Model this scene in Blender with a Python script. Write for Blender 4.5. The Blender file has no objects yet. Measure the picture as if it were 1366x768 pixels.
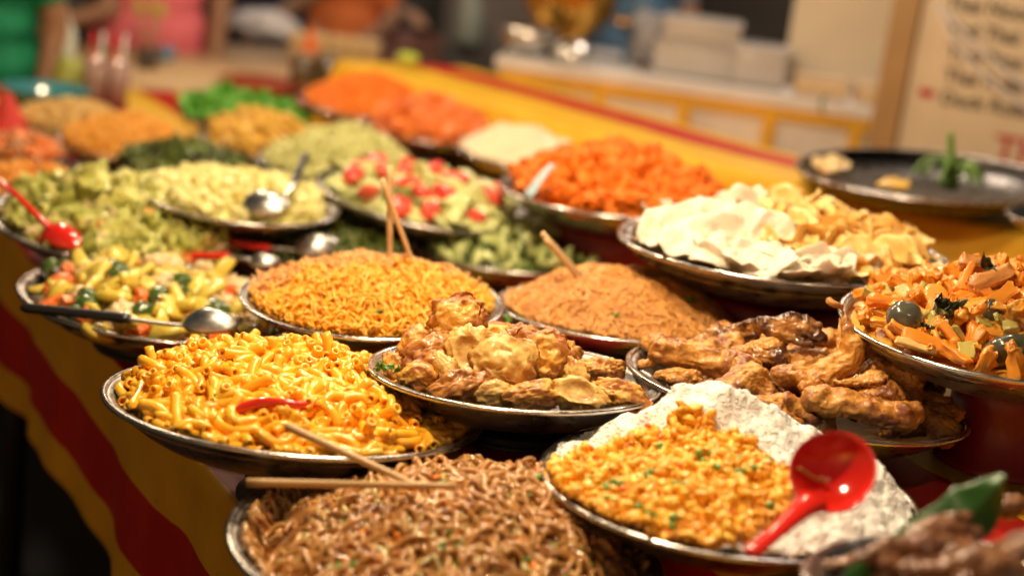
import bpy, bmesh, math, random
import numpy as np
from mathutils import Vector, Matrix, noise
S = bpy.context.scene
COL = S.collection
R_ = math.radians
rng = np.random.default_rng(7)
random.seed(7)

# ------------------------------------------------------------------ camera frame
FPX = 2000.0
_p, _r = R_(15), R_(7.3)
UP = np.array([math.sin(_r)*math.cos(_p), math.cos(_r)*math.cos(_p), math.sin(_p)])
_f = np.array([0, 0, -1.]); FY = _f-UP*(_f@UP); FY /= np.linalg.norm(FY); FX = np.cross(FY, UP)
CAMZ = 1.6
def ray(x, y): return np.array([(x-683)/FPX, -(y-384)/FPX, -1.0])
def tow(P): return np.array([P@FX, P@FY, P@UP+CAMZ])
def dirw(P): return np.array([P@FX, P@FY, P@UP])
def at(x, y, d): return tow(ray(x, y)*d)                 # a point d metres in front of the lens
def atz(x, y, z):                                         # a point at world height z
    v = ray(x, y); return tow(v*(z-CAMZ)/(v@UP))
VIEW = dirw(_f)
TABZ = 0.91
T0 = atz(150, 575, TABZ)
TD = np.array([-0.52031, 0.85398, 0]); TN = np.array([0.85398, 0.52031, 0])
def uv(u, v, z): return T0+TN*u+TD*v+np.array([0, 0, z-TABZ])
def toV(a): return Vector([float(q) for q in a])

cam_d = bpy.data.cameras.new('camera'); cam = bpy.data.objects.new('camera', cam_d); COL.objects.link(cam)
cam_d.sensor_width = 36; cam_d.lens = FPX/1366*36; cam_d.clip_end = 200; cam_d.clip_start = .05
Mc = Matrix.Identity(4)
for i in range(3):
    e = np.zeros(3); e[i] = 1; w = dirw(e)
    for j in range(3): Mc[j][i] = w[j]
Mc[2][3] = CAMZ
cam.matrix_world = Mc
cam_d.dof.use_dof = True; cam_d.dof.focus_distance = 1.65; cam_d.dof.aperture_fstop = 1.85; cam_d.dof.aperture_blades = 9
S.camera = cam

# ------------------------------------------------------------------ materials
def new_mat(name):
    m = bpy.data.materials.new(name); m.use_nodes = True
    nt = m.node_tree; b = nt.nodes['Principled BSDF']; return m, nt, b
def nd(nt, typ, **kw):
    n = nt.nodes.new(typ)
    for k, v in kw.items():
        if hasattr(n, k): setattr(n, k, v)
        else: n.inputs[k.replace('_', ' ')].default_value = v
    return n
def ramp(nt, src, stops, interp='LINEAR'):
    r = nt.nodes.new('ShaderNodeValToRGB'); cr = r.color_ramp; cr.interpolation = interp
    while len(cr.elements) < len(stops): cr.elements.new(.5)
    for e, (p, c) in zip(cr.elements, stops): e.position = p; e.color = (*c, 1)
    nt.links.new(src, r.inputs[0]); return r.outputs[0]
def mix(nt, fac, a, b):
    m = nt.nodes.new('ShaderNodeMix'); m.data_type = 'RGBA'
    for s, i in ((fac, 0), (a, 6), (b, 7)):
        if isinstance(s, (int, float)): m.inputs[i].default_value = s
        elif isinstance(s, tuple): m.inputs[i].default_value = (*s, 1)
        else: nt.links.new(s, m.inputs[i])
    return m.outputs[2]
def food(name, cols, scale=60, rough=.4, coat=.0, sss=.0, bump=.25, bscale=None, piece=.6, wear=None, rad=(.0028, .0013, .0006)):
    """organic surface: colour runs over cols with piece to piece variation and a fine mottling"""
    m, nt, b = new_mat(name)
    tc = nd(nt, 'ShaderNodeTexCoord'); n1 = nd(nt, 'ShaderNodeTexNoise', Scale=scale, Detail=5.)
    nt.links.new(tc.outputs['Object'], n1.inputs['Vector'])
    at_ = nd(nt, 'ShaderNodeAttribute', attribute_name='rnd'); oi = nd(nt, 'ShaderNodeObjectInfo')
    ad = nd(nt, 'ShaderNodeMath', operation='ADD'); nt.links.new(at_.outputs['Fac'], ad.inputs[0]); nt.links.new(oi.outputs['Random'], ad.inputs[1])
    fr = nd(nt, 'ShaderNodeMath', operation='FRACT'); nt.links.new(ad.outputs[0], fr.inputs[0])
    mr = nd(nt, 'ShaderNodeMapRange'); nt.links.new(n1.outputs[0], mr.inputs[0]); mr.inputs[1].default_value = .3; mr.inputs[2].default_value = .7
    mm = nd(nt, 'ShaderNodeMix'); mm.data_type = 'FLOAT'; mm.inputs[0].default_value = piece
    nt.links.new(mr.outputs[0], mm.inputs[2]); nt.links.new(fr.outputs[0], mm.inputs[3])
    st = [(i/(len(cols)-1) if len(cols) > 1 else 0, c) for i, c in enumerate(cols)]
    c = ramp(nt, mm.outputs[0], st)
    if wear:                                     # (colour, low, high): darker browning where the noise peaks
        n3 = nd(nt, 'ShaderNodeTexNoise', Scale=scale*1.5, Detail=7., Roughness=.62)
        nt.links.new(tc.outputs['Object'], n3.inputs['Vector'])
        ge = nd(nt, 'ShaderNodeAttribute', attribute_name='brown')
        sm = nd(nt, 'ShaderNodeMath', operation='ADD'); nt.links.new(n3.outputs[0], sm.inputs[0]); nt.links.new(ge.outputs['Fac'], sm.inputs[1])
        m2 = nd(nt, 'ShaderNodeMapRange'); nt.links.new(sm.outputs[0], m2.inputs[0]); m2.inputs[1].default_value = wear[1]; m2.inputs[2].default_value = wear[2]
        c = mix(nt, m2.outputs[0], c, wear[0])
    nt.links.new(c, b.inputs['Base Color'])
    b.inputs['Roughness'].default_value = rough
    b.inputs['Coat Weight'].default_value = coat; b.inputs['Coat Roughness'].default_value = .12
    sss = sss if sss >= .2 and name in ('prawn_cracker', 'corn_crisp') else sss*.35 if name in ('macaroni', 'white_rice', 'orange_noodle', 'carrot', 'mash') else 0
    if sss:
        b.inputs['Subsurface Weight'].default_value = sss; b.inputs['Subsurface Radius'].default_value = rad; b.inputs['Subsurface Scale'].default_value = 1
    if bump:
        n2 = nd(nt, 'ShaderNodeTexNoise', Scale=bscale or scale*3, Detail=6.); nt.links.new(tc.outputs['Object'], n2.inputs['Vector'])
        bp = nd(nt, 'ShaderNodeBump', Strength=bump, Distance=.002); nt.links.new(n2.outputs[0], bp.inputs['Height']); nt.links.new(bp.outputs[0], b.inputs['Normal'])
    return m
def plain(name, c, rough=.5, metal=0., coat=0., trans=0., emis=None, bump=0., bscale=40, var=.12, vscale=8):
    m, nt, b = new_mat(name)
    tc = nd(nt, 'ShaderNodeTexCoord'); n = nd(nt, 'ShaderNodeTexNoise', Scale=vscale, Detail=5.); nt.links.new(tc.outputs['Object'], n.inputs['Vector'])
    o = ramp(nt, n.outputs[0], [(.3, tuple(q*(1-var) for q in c)), (.7, tuple(min(1, q*(1+var)) for q in c))])
    nt.links.new(o, b.inputs['Base Color'])
    b.inputs['Roughness'].default_value = rough; b.inputs['Metallic'].default_value = metal
    b.inputs['Coat Weight'].default_value = coat; b.inputs['Transmission Weight'].default_value = trans
    if bump:
        n2 = nd(nt, 'ShaderNodeTexNoise', Scale=bscale, Detail=4.); nt.links.new(tc.outputs['Object'], n2.inputs['Vector'])
        bp = nd(nt, 'ShaderNodeBump', Strength=bump, Distance=.003); nt.links.new(n2.outputs[0], bp.inputs['Height']); nt.links.new(bp.outputs[0], b.inputs['Normal'])
    return m
def steel(name, c, r0, r1):
    m, nt, b = new_mat(name)
    tc = nd(nt, 'ShaderNodeTexCoord')
    mp = nd(nt, 'ShaderNodeMapping'); mp.inputs['Scale'].default_value = (30, 30, 220); nt.links.new(tc.outputs['Object'], mp.inputs[0])
    n = nd(nt, 'ShaderNodeTexNoise', Scale=1.2, Detail=6.); nt.links.new(mp.outputs[0], n.inputs['Vector'])
    n2 = nd(nt, 'ShaderNodeTexNoise', Scale=22., Detail=6., Roughness=.7); nt.links.new(tc.outputs['Object'], n2.inputs['Vector'])
    av = nd(nt, 'ShaderNodeMath', operation='AVERAGE' if False else 'MULTIPLY'); nt.links.new(n.outputs[0], av.inputs[0]); nt.links.new(n2.outputs[0], av.inputs[1])
    mr = nd(nt, 'ShaderNodeMapRange'); nt.links.new(av.outputs[0], mr.inputs[0]); mr.inputs[1].default_value = .12; mr.inputs[2].default_value = .42; mr.inputs[3].default_value = r0; mr.inputs[4].default_value = r1
    nt.links.new(mr.outputs[0], b.inputs['Roughness'])
    o = ramp(nt, n2.outputs[0], [(.35, tuple(q*.72 for q in c)), (.6, c)]); nt.links.new(o, b.inputs['Base Color'])
    b.inputs['Metallic'].default_value = 1
    bp = nd(nt, 'ShaderNodeBump', Strength=.06, Distance=.001); nt.links.new(n.outputs[0], bp.inputs['Height']); nt.links.new(bp.outputs[0], b.inputs['Normal'])
    return m
STEEL = steel('steel', (.52, .49, .46), .2, .48)
RIMST = steel('rim_steel', (.68, .65, .62), .15, .38)
DARKST = steel('dark_steel', (.055, .048, .042), .2, .42)
SPOONST = steel('spoon_steel', (.74, .72, .69), .26, .42)

def stripes(name):
    m, nt, b = new_mat(name)
    a = nd(nt, 'ShaderNodeUVMap'); sp = nd(nt, 'ShaderNodeSeparateXYZ')
    tc = nd(nt, 'ShaderNodeTexCoord')
    nt.links.new(a.outputs[0], sp.inputs[0])
    w = nd(nt, 'ShaderNodeTexNoise', Scale=9., Detail=2.); nt.links.new(tc.outputs['Object'], w.inputs['Vector'])
    w1 = nd(nt, 'ShaderNodeMath', operation='MULTIPLY_ADD'); nt.links.new(w.outputs[0], w1.inputs[0]); w1.inputs[1].default_value = .012; nt.links.new(sp.outputs[0], w1.inputs[2])
    d = nd(nt, 'ShaderNodeMath', operation='MULTIPLY_ADD'); nt.links.new(w1.outputs[0], d.inputs[0]); d.inputs[1].default_value = 1/.21; d.inputs[2].default_value = -.10/.21+10-.03
    fr = nd(nt, 'ShaderNodeMath', operation='FRACT'); nt.links.new(d.outputs[0], fr.inputs[0])
    n = nd(nt, 'ShaderNodeTexNoise', Scale=14., Detail=6.); nt.links.new(tc.outputs['Object'], n.inputs['Vector'])
    red = ramp(nt, n.outputs[0], [(.3, (.42, .014, .01)), (.7, (.54, .025, .015))])
    yel = ramp(nt, n.outputs[0], [(.3, (.68, .38, .018)), (.7, (.80, .48, .03))])
    gt = nd(nt, 'ShaderNodeMath', operation='GREATER_THAN'); nt.links.new(fr.outputs[0], gt.inputs[0]); gt.inputs[1].default_value = .476
    c = mix(nt, gt.outputs[0], red, yel)
    st = nd(nt, 'ShaderNodeTexNoise', Scale=38., Detail=8., Roughness=.75); nt.links.new(tc.outputs['Object'], st.inputs['Vector'])
    mr = nd(nt, 'ShaderNodeMapRange'); nt.links.new(st.outputs[0], mr.inputs[0]); mr.inputs[1].default_value = .6; mr.inputs[2].default_value = .78; mr.inputs[4].default_value = .5
    c = mix(nt, mr.outputs[0], c, (.12, .05, .02))
    nt.links.new(c, b.inputs['Base Color']); b.inputs['Roughness'].default_value = .55
    b.inputs['Specular IOR Level'].default_value = .2
    wv = nd(nt, 'ShaderNodeTexNoise', Scale=420., Detail=1.); nt.links.new(tc.outputs['Object'], wv.inputs['Vector'])
    bp = nd(nt, 'ShaderNodeBump', Strength=.25, Distance=.0008); nt.links.new(wv.outputs[0], bp.inputs['Height']); nt.links.new(bp.outputs[0], b.inputs['Normal'])
    return m
CLOTH = stripes('striped_oilcloth')

# ------------------------------------------------------------------ mesh helpers
def mobj(name, V, F, mats, parent=None, M=None, smooth=True, mi=None, rnd=None, brown=None, uvs=None):
    me = bpy.data.meshes.new(name)
    V = np.asarray(V, dtype=float)
    me.from_pydata(V.tolist(), [], [list(map(int, f)) for f in F] if not isinstance(F, np.ndarray) else F.tolist())
    for m in (mats if isinstance(mats, (list, tuple)) else [mats]): me.materials.append(m)
    if smooth: me.polygons.foreach_set('use_smooth', [True]*len(me.polygons))
    if mi is not None: me.polygons.foreach_set('material_index', list(map(int, mi)))
    for nm, a in (('rnd', rnd), ('brown', brown)):
        if a is not None:
            t = me.attributes.new(nm, 'FLOAT', 'POINT'); t.data.foreach_set('value', np.asarray(a, dtype=np.float32))
    if uvs is not None:
        l = me.uv_layers.new(name='UVMap'); idx = np.empty(len(me.loops), dtype=np.int32); me.loops.foreach_get('vertex_index', idx)
        l.data.foreach_set('uv', np.asarray(uvs, dtype=np.float32)[idx].ravel())
    me.update()
    o = bpy.data.objects.new(name, me); COL.objects.link(o)
    if parent is not None: o.parent = parent
    if M is not None: o.matrix_world = M if parent is None else parent.matrix_world @ M
    if parent is not None and M is not None: o.matrix_local = M; 
    return o
def tag(o, label=None, cat=None, group=None, kind=None):
    if label: o['label'] = label
    if cat: o['category'] = cat
    if group: o['group'] = group
    if kind: o['kind'] = kind
    return o
def empty(name, M, label, cat, group=None):
    o = bpy.data.objects.new(name, None); COL.objects.link(o); o.empty_display_size = .05
    o.matrix_world = M; return tag(o, label, cat, group)
def dup(o, M, label=None):
    c = o.copy(); COL.objects.link(c); c.matrix_world = M
    for ch in [q for q in o.children]:
        d = ch.copy(); COL.objects.link(d); d.parent = c; d.matrix_local = ch.matrix_local.copy()
    if label: c['label'] = label
    return c
class Bat:
    """collects many little pieces into one mesh"""
    def __init__(s): s.V = []; s.F = []; s.n = 0; s.r = []; s.m = []; s.b = []
    def add(s, V, F, r=0., m=0, b=None):
        V = np.asarray(V, float)
        s.V.append(V); s.F.extend([[i+s.n for i in f] for f in F]); s.n += len(V)
        s.r.append(np.full(len(V), r)); s.m.extend([m]*len(F)); s.b.append(np.zeros(len(V)) if b is None else b)
    def build(s, name, mats, parent=None, M=None, smooth=True):
        return mobj(name, np.vstack(s.V), s.F, mats, parent, M, smooth, s.m, np.concatenate(s.r), np.concatenate(s.b))
_ico = {}
def ico(n):
    if n not in _ico:
        bm = bmesh.new(); bmesh.ops.create_icosphere(bm, subdivisions=n, radius=1)
        _ico[n] = (np.array([v.co[:] for v in bm.verts]), [[v.index for v in f.verts] for f in bm.faces]); bm.free()
    return _ico[n][0].copy(), _ico[n][1]
def nz(V, s, off=0., oct_=3):
    return np.array([noise.fractal(Vector((v[0]*s+off, v[1]*s-off*1.7, v[2]*s+off*.6)), 1.0, 2.1, oct_) for v in V])
def blob(rad, n=2, amp=.15, s=1.5, seed=0., sq=None):
    V, F = ico(n); k = nz(V, s, seed)
    V = V*(1+amp*k)[:, None]*np.array(rad)
    return V, F
def tube(P, rad, sides=8, cap=True, flat=1.0):
    P = np.asarray(P, float); n = len(P); rad = np.broadcast_to(rad, (n,))
    T = np.gradient(P, axis=0); T /= np.linalg.norm(T, axis=1)[:, None]+1e-12
    a = np.array([0, 0, 1.]) if abs(T[0][2]) < .8 else np.array([1., 0, 0])
    N = np.cross(T[0], a); N /= np.linalg.norm(N)
    V = []
    th = np.linspace(0, 2*np.pi, sides, endpoint=False); c, s_ = np.cos(th), np.sin(th)
    for i in range(n):
        N = N-T[i]*(N@T[i]); N /= np.linalg.norm(N)+1e-12; B = np.cross(T[i], N)
        V.append(P[i]+rad[i]*(c[:, None]*N+flat*s_[:, None]*B))
    V = np.vstack(V); F = []
    for i in range(n-1):
        for j in range(sides):
            k = (j+1) % sides; F.append([i*sides+j, i*sides+k, (i+1)*sides+k, (i+1)*sides+j])
    if cap: F.append(list(range(sides))[::-1]); F.append([(n-1)*sides+j for j in range(sides)])
    return V, F
def lathe(prof, seg=64, wob=0.):
    V = []; F = []; th = np.linspace(0, 2*np.pi, seg, endpoint=False)
    for r, z in prof: V.append(np.stack([r*np.cos(th), r*np.sin(th), np.full(seg, z)], 1))
    n = len(prof)
    for i in range(n-1):
        for j in range(seg): k = (j+1) % seg; F.append([i*seg+j, i*seg+k, (i+1)*seg+k, (i+1)*seg+j])
    return np.vstack(V), F
def box(a, b, c=None):
    a = np.array(a, float); b = np.array(b, float)
    V = np.array([[x, y, z] for z in (a[2], b[2]) for y in (a[1], b[1]) for x in (a[0], b[0])])
    return V, [[0, 2, 3, 1], [4, 5, 7, 6], [0, 1, 5, 4], [2, 6, 7, 3], [0, 4, 6, 2], [1, 3, 7, 5]]
def bevbox(dx, dy, dz, bev=.1, n=2):
    bm = bmesh.new(); bmesh.ops.create_cube(bm, size=1); bmesh.ops.scale(bm, vec=(dx, dy, dz), verts=bm.verts)
    bmesh.ops.bevel(bm, geom=bm.edges[:], offset=bev*min(dx, dy, dz), segments=n, affect='EDGES', profile=.6)
    V = np.array([v.co[:] for v in bm.verts]); F = [[v.index for v in f.verts] for f in bm.faces]; bm.free(); return V, F
def prism(poly, z0, z1):
    n = len(poly); V = [[x, y, z0] for x, y in poly]+[[x, y, z1] for x, y in poly]
    F = [list(range(n))[::-1], [n+i for i in range(n)]]+[[i, (i+1) % n, n+(i+1) % n, n+i] for i in range(n)]
    return np.array(V, float), F
def rotm(ax, ang): return np.array(Matrix.Rotation(ang, 3, Vector([float(q) for q in ax])))
def frame(x, z):
    """rotation whose z column is z and whose x column follows x"""
    z = z/np.linalg.norm(z); x = x-z*(x@z); x /= np.linalg.norm(x)+1e-12; return np.stack([x, np.cross(z, x), z], 1)
def M4(R3, p, s=1.):
    m = Matrix.Identity(4)
    for i in range(3):
        for j in range(3): m[i][j] = float(R3[i][j])*(s if np.isscalar(s) else s[j])
        m[i][3] = float(p[i])
    return m
def remesh(V, F, vox, sm=2):
    """voxel union of overlapping solids, evaluated through a modifier"""
    me = bpy.data.meshes.new('t'); me.from_pydata(np.asarray(V).tolist(), [], F); o = bpy.data.objects.new('t', me); COL.objects.link(o)
    md = o.modifiers.new('r', 'REMESH'); md.mode = 'VOXEL'; md.voxel_size = vox
    if sm: s = o.modifiers.new('s', 'SMOOTH'); s.factor = .6; s.iterations = sm
    bpy.context.view_layer.update()
    ev = o.evaluated_get(bpy.context.evaluated_depsgraph_get()); m2 = ev.to_mesh()
    V2 = np.array([v.co[:] for v in m2.vertices]); F2 = [list(p.vertices) for p in m2.polygons]; ev.to_mesh_clear()
    bpy.data.objects.remove(o); bpy.data.meshes.remove(me); return V2, F2
def capsules(C, n=2):
    """C: list of (p0,p1,r0,r1[,flat]) as rows of spheres"""
    b = Bat()
    for c in C:
        p0, p1, r0, r1 = np.array(c[0], float), np.array(c[1], float), c[2], c[3]; fl = c[4] if len(c) > 4 else 1
        k = max(2, int(np.linalg.norm(p1-p0)/(.35*min(r0, r1)))+1)
        for t in np.linspace(0, 1, k):
            V, F = ico(n); b.add(V*(r0+(r1-r0)*t)*np.array([1, 1, fl])+p0+(p1-p0)*t, F)
    return np.vstack(b.V), b.F

# ------------------------------------------------------------------ bowls
class Bowl: pass
BO = {}
def bowl_frame(cx, cy, a, b, t, D):
    """rim circle of diameter D seen as the ellipse (cx, cy, a, b, tilt): its centre and its plane"""
    v = ray(cx, cy); vn = v/np.linalg.norm(v); d = FPX*D/2/a; s = b/a; t = R_(t)
    m = np.array([math.sin(t), math.cos(t), 0]); m -= vn*(m@vn); m /= np.linalg.norm(m)
    n = -vn*s+m*math.sqrt(1-s*s); X = np.cross(m, -vn); X = -X if X[0] < 0 else X
    n = dirw(n); X = dirw(X)
    return tow(v*d), frame(X, n), d
def make_bowl(key, cx, cy, a, b, t, D, label, h=.24, base=.60, mat=STEEL, rim=RIMST, cat='bowl', name='serving_bowl', wall=.012, group='round metal serving bowls on the stall'):
    P, R3, d = bowl_frame(cx, cy, a, b, t, D)
    R = D/2; B = Bowl(); B.P, B.R3, B.d, B.R, B.h = P, R3, d, R, h*R; B.prof = ([0, base, base+.05, base+.14, base+.22, base+.29, base+.34, base+.365, 1.0], [-h, -h*.985, -h*.93, -h*.78, -h*.58, -h*.36, -h*.16, -h*.04, .0]); B.M = M4(R3, P); B.fill = {}
    H = h; k = wall
    out = [(.001, -H), (base*.6, -H), (base*.93, -H), (base, -H*.985), (base+.05, -H*.93), (base+.14, -H*.78), (base+.22, -H*.58), (base+.29, -H*.36), (base+.34, -H*.16), (base+.365, -H*.04), (.99, 0)]
    sc = .99/(base+.365) if base+.365 > 1 else 1
    out = [(min(r, .985), z) for r, z in out]
    inn = [(max(.001, r-k*1.2), z+k) for r, z in out][::-1]
    inn[0] = (.975, .002)
    V, F = lathe([(r*R, z*R) for r, z in out+inn], 96)
    o = mobj(name, V, F, mat, None, B.M)
    tag(o, label, cat, group)
    rp = [(.972, -.004), (.978, .009), (.99, .015), (1.004, .013), (1.012, .003), (1.008, -.010), (.996, -.014), (.984, -.012), (.972, -.004)]
    V, F = lathe([(r*R, z*R) for r, z in rp], 96)
    mobj('rim', V, F, rim, o)
    B.o = o; BO[key] = B; return B
def wpt(B, x, y, z): return B.P+B.R3@np.array([x, y, z])

def inside(B, P, rad):
    """keeps a piece's centre line within the bowl"""
    P = np.array(P, float); r = np.hypot(P[:, 0], P[:, 1]); lim = B.R*.945-rad; k = np.minimum(1, lim/np.maximum(r, 1e-6)); P[:, 0] *= k; P[:, 1] *= k
    P[:, 2] = np.maximum(P[:, 2], (np.interp(r*k/B.R, *B.prof)+.03)*B.R+rad*1.3); return P
class Heap:
    """height field of a heap of food in a bowl; lengths in metres in the bowl's frame"""
    def __init__(s, B, H, edge=-.02, rf=.92, p=2., off=(0, 0), bump=.02, bs=5, seed=0., ex=None):
        s.B, s.H, s.e, s.rf, s.p, s.off, s.bump, s.bs, s.seed, s.ex = B, H, edge, rf, p, off, bump, bs, seed, ex
    def z(s, x, y):
        R = s.B.R; X, Y = x/R, y/R; r = math.hypot(X, Y); q = math.hypot(X-s.off[0]*(1-r), Y-s.off[1]*(1-r))
        v = s.e+s.H*max(0., 1-(q/s.rf)**s.p)+s.bump*noise.fractal(Vector((X*s.bs+s.seed, Y*s.bs, s.seed)), 1., 2., 2)*(1 if r < .8 else .4)
        if s.ex: v += s.ex(X, Y)
        if r > s.rf: v -= (r-s.rf)*1.2
        return max(v, float(np.interp(r, *s.B.prof))+.035)*R
    def n(s, x, y):
        e = .006; a = (s.z(x+e, y)-s.z(x-e, y))/(2*e); b = (s.z(x, y+e)-s.z(x, y-e))/(2*e)
        v = np.array([-a, -b, 1.]); return v/np.linalg.norm(v)
    def base(s, drop=.012, n=26, seg=72):
        """closed mound just under the pieces"""
        R = s.B.R; V = [[0, 0, s.z(0, 0)-drop]]; F = []
        for i in range(1, n+1):
            r = s.rf*R*i/n
            for j in range(seg):
                t = 2*math.pi*j/seg; x, y = r*math.cos(t), r*math.sin(t); V.append([x, y, s.z(x, y)-drop])
        for j in range(seg): F.append([0, 1+j, 1+(j+1) % seg])
        for i in range(n-1):
            for j in range(seg): k = (j+1) % seg; a = 1+i*seg; F.append([a+j, a+seg+j, a+seg+k, a+k])
        V.append([0, 0, -s.B.h*.75]); c = len(V)-1; a = 1+(n-1)*seg
        for j in range(seg): F.append([a+j, c, a+(j+1) % seg])
        return np.array(V), F
    def rand(s, rmax=.9, dens=None):
        while True:
            r = rmax*math.sqrt(random.random()); t = random.random()*2*math.pi; x, y = r*math.cos(t)*s.B.R, r*math.sin(t)*s.B.R
            if dens is None or random.random() < dens(x/s.B.R, y/s.B.R): return x, y
def onheap(h, px, py, lift=.0):
    """the point of the heap's surface seen at (px, py), raised by lift"""
    B = h.B; v = dirw(ray(px, py)); o_ = np.array([0, 0, CAMZ]); t = B.d-B.R*1.3; last = None
    while t < B.d+B.R*1.3:
        q = B.R3.T@(o_+v*t-B.P)
        if math.hypot(q[0], q[1]) < B.R and q[2] < h.z(q[0], q[1]): break
        t += .002
    q = B.R3.T@(o_+v*t-B.P); return B.P+B.R3@np.array([q[0], q[1], h.z(q[0], q[1])+lift])
def spread(h, n, dmin, rmax=.88, dens=None):
    """n points on the heap kept dmin apart as far as possible"""
    out = []; tries = 0; d = dmin
    while len(out) < n and tries < n*60:
        x, y = h.rand(rmax, dens); tries += 1
        if tries % (n*8) == 0: d *= .85
        if all((x-a)**2+(y-b)**2 > d*d for a, b in out): out.append((x, y))
    return out

def strands(h, n, rad, L, curl, mat_fn, sides=6, seg=16, amp=.5, lay=2.5, rmax=.88, bat=None, dens=None, steep=0.):
    b = bat or Bat(); R = h.B.R
    for i in range(n):
        x, y = h.rand(rmax, dens); a = random.random()*6.28; k = random.uniform(-curl, curl); st = L*random.uniform(.6, 1.2)/seg
        z0 = random.random()*lay*rad*2-rad; P = []; ph = random.random()*6.28; fq = random.uniform(.5, 1.3)
        rr = rad*random.uniform(.8, 1.15)
        for j in range(seg):
            P.append((x, y, h.z(x, y)+z0+amp*rad*2*math.sin(ph+j*fq*.7)+steep*math.sin(ph*2+j*.33)))
            k += random.uniform(-curl, curl)*.3; k *= .96; a += k*st
            nx, ny = x+st*math.cos(a), y+st*math.sin(a)
            if math.hypot(nx, ny) > .93*R: a += 1.6; nx, ny = x+st*math.cos(a), y+st*math.sin(a)
            if math.hypot(nx, ny) > .95*R: break
            x, y = nx, ny
        if len(P) < 4: continue
        P = inside(h.B, P, rr)
        V, F = tube(P, rr, sides); m = mat_fn(x/R, y/R) if mat_fn else 0
        b.add(V, F, random.random(), m)
    return b

# ------------------------------------------------------------------ lamps and world
w = bpy.data.worlds.new('World'); S.world = w; w.use_nodes = True
nt = w.node_tree; bg = nt.nodes['Background']
sky = nt.nodes.new('ShaderNodeTexSky'); sky.sky_type = 'NISHITA'; sky.sun_disc = False; sky.sun_elevation = R_(4); sky.sun_rotation = R_(200)
tint = nt.nodes.new('ShaderNodeMix'); tint.data_type = 'RGBA'; tint.blend_type = 'MULTIPLY'; tint.inputs[0].default_value = 1; tint.inputs[7].default_value = (1, .72, .5, 1)
nt.links.new(sky.outputs[0], tint.inputs[6]); nt.links.new(tint.outputs[2], bg.inputs[0]); bg.inputs[1].default_value = .06
def lamp(name, p, W, col, rad):
    l = bpy.data.lights.new(name, 'POINT'); l.energy = W; l.color = col; l.shadow_soft_size = rad
    o = bpy.data.objects.new(name, l); o.location = toV(p); COL.objects.link(o); return o
WARM = (1., .76, .48)
lamp('stall_or_fill_lamp', uv(.14, -.38, 2.02), 41, WARM, .03)
lamp('stall_or_fill_lamp', uv(.44, -.08, 2.05), 36, WARM, .03)
lamp('stall_or_fill_lamp', uv(1.05, .6, 2.2), 16, WARM, .04)  # extra lamp added to brighten the shelf cloth and right-hand bowls
lamp('stall_or_fill_lamp', uv(.40, -1.35, 2.3), 9, WARM, .05)  # weak fill added on the camera side, not a bulb of the stall
lamp('stall_or_fill_lamp', uv(.70, .95, 2.15), 34, WARM, .05)
lamp('stall_or_fill_lamp', uv(.55, 2.2, 2.3), 40, WARM, .05)
lamp('stall_or_fill_lamp', uv(2.6, 1.8, 2.6), 68, (1, .82, .66), .08)  # added behind the shelf to brighten the background
lamp('stall_or_fill_lamp', uv(1.3, 5.0, 2.9), 56, (1, .80, .64), .1)  # added far down the hall to brighten the background

# ------------------------------------------------------------------ setting
def floor_mat():
    m, nt, b = new_mat('asphalt'); tc = nd(nt, 'ShaderNodeTexCoord'); n = nd(nt, 'ShaderNodeTexNoise', Scale=3., Detail=8.); nt.links.new(tc.outputs['Object'], n.inputs['Vector'])
    nt.links.new(ramp(nt, n.outputs[0], [(.3, (.035, .03, .027)), (.7, (.07, .06, .052))]), b.inputs['Base Color']); b.inputs['Roughness'].default_value = .7; return m
g = mobj('ground', [[-60, -60, 0], [60, -60, 0], [60, 60, 0], [-60, 60, 0]], [[0, 1, 2, 3]], floor_mat()); tag(g, kind='structure')

WOOD = plain('wood', (.34, .22, .12), .55, bump=.2, vscale=5, var=.25)
DWOOD = plain('dark_wood', (.06, .04, .028), .6, var=.3)
BLACK = plain('black_metal', (.015, .014, .014), .45)
# table: boards and trestles under the cloth
TU0, TU1, TV0, TV1 = 0.07, 2.26, -1.25, 2.5
def wall_uv(poly, z0, z1):
    pts = [uv(u, v, 0)[:2] for u, v in poly]; return prism(pts, z0, z1)
tb = empty('trestle_table', M4(np.eye(3), uv(1, 1, 0)), 'long trestle table of dark boards under the red and yellow striped cloth', 'table')
def under(name, V, F, m, par): 
    o = mobj(name, V, F, m); mw = o.matrix_world.copy(); o.parent = par; o.matrix_parent_inverse = par.matrix_world.inverted(); return o
V, F = wall_uv([(TU0+.012, TV0+.02), (TU1-.02, TV0+.02), (TU1-.02, TV1-.02), (TU0+.012, TV1-.02)], TABZ-.035, TABZ-.006); under('tabletop', V, F, DWOOD, tb)
for u in (.2, 1.85):
    for v in (-1.0, .4, 1.4, 2.3):
        V, F = wall_uv([(u-.02, v-.02), (u+.02, v-.02), (u+.02, v+.02), (u-.02, v+.02)], 0, TABZ-.035); under('leg', V, F, BLACK, tb)
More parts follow.
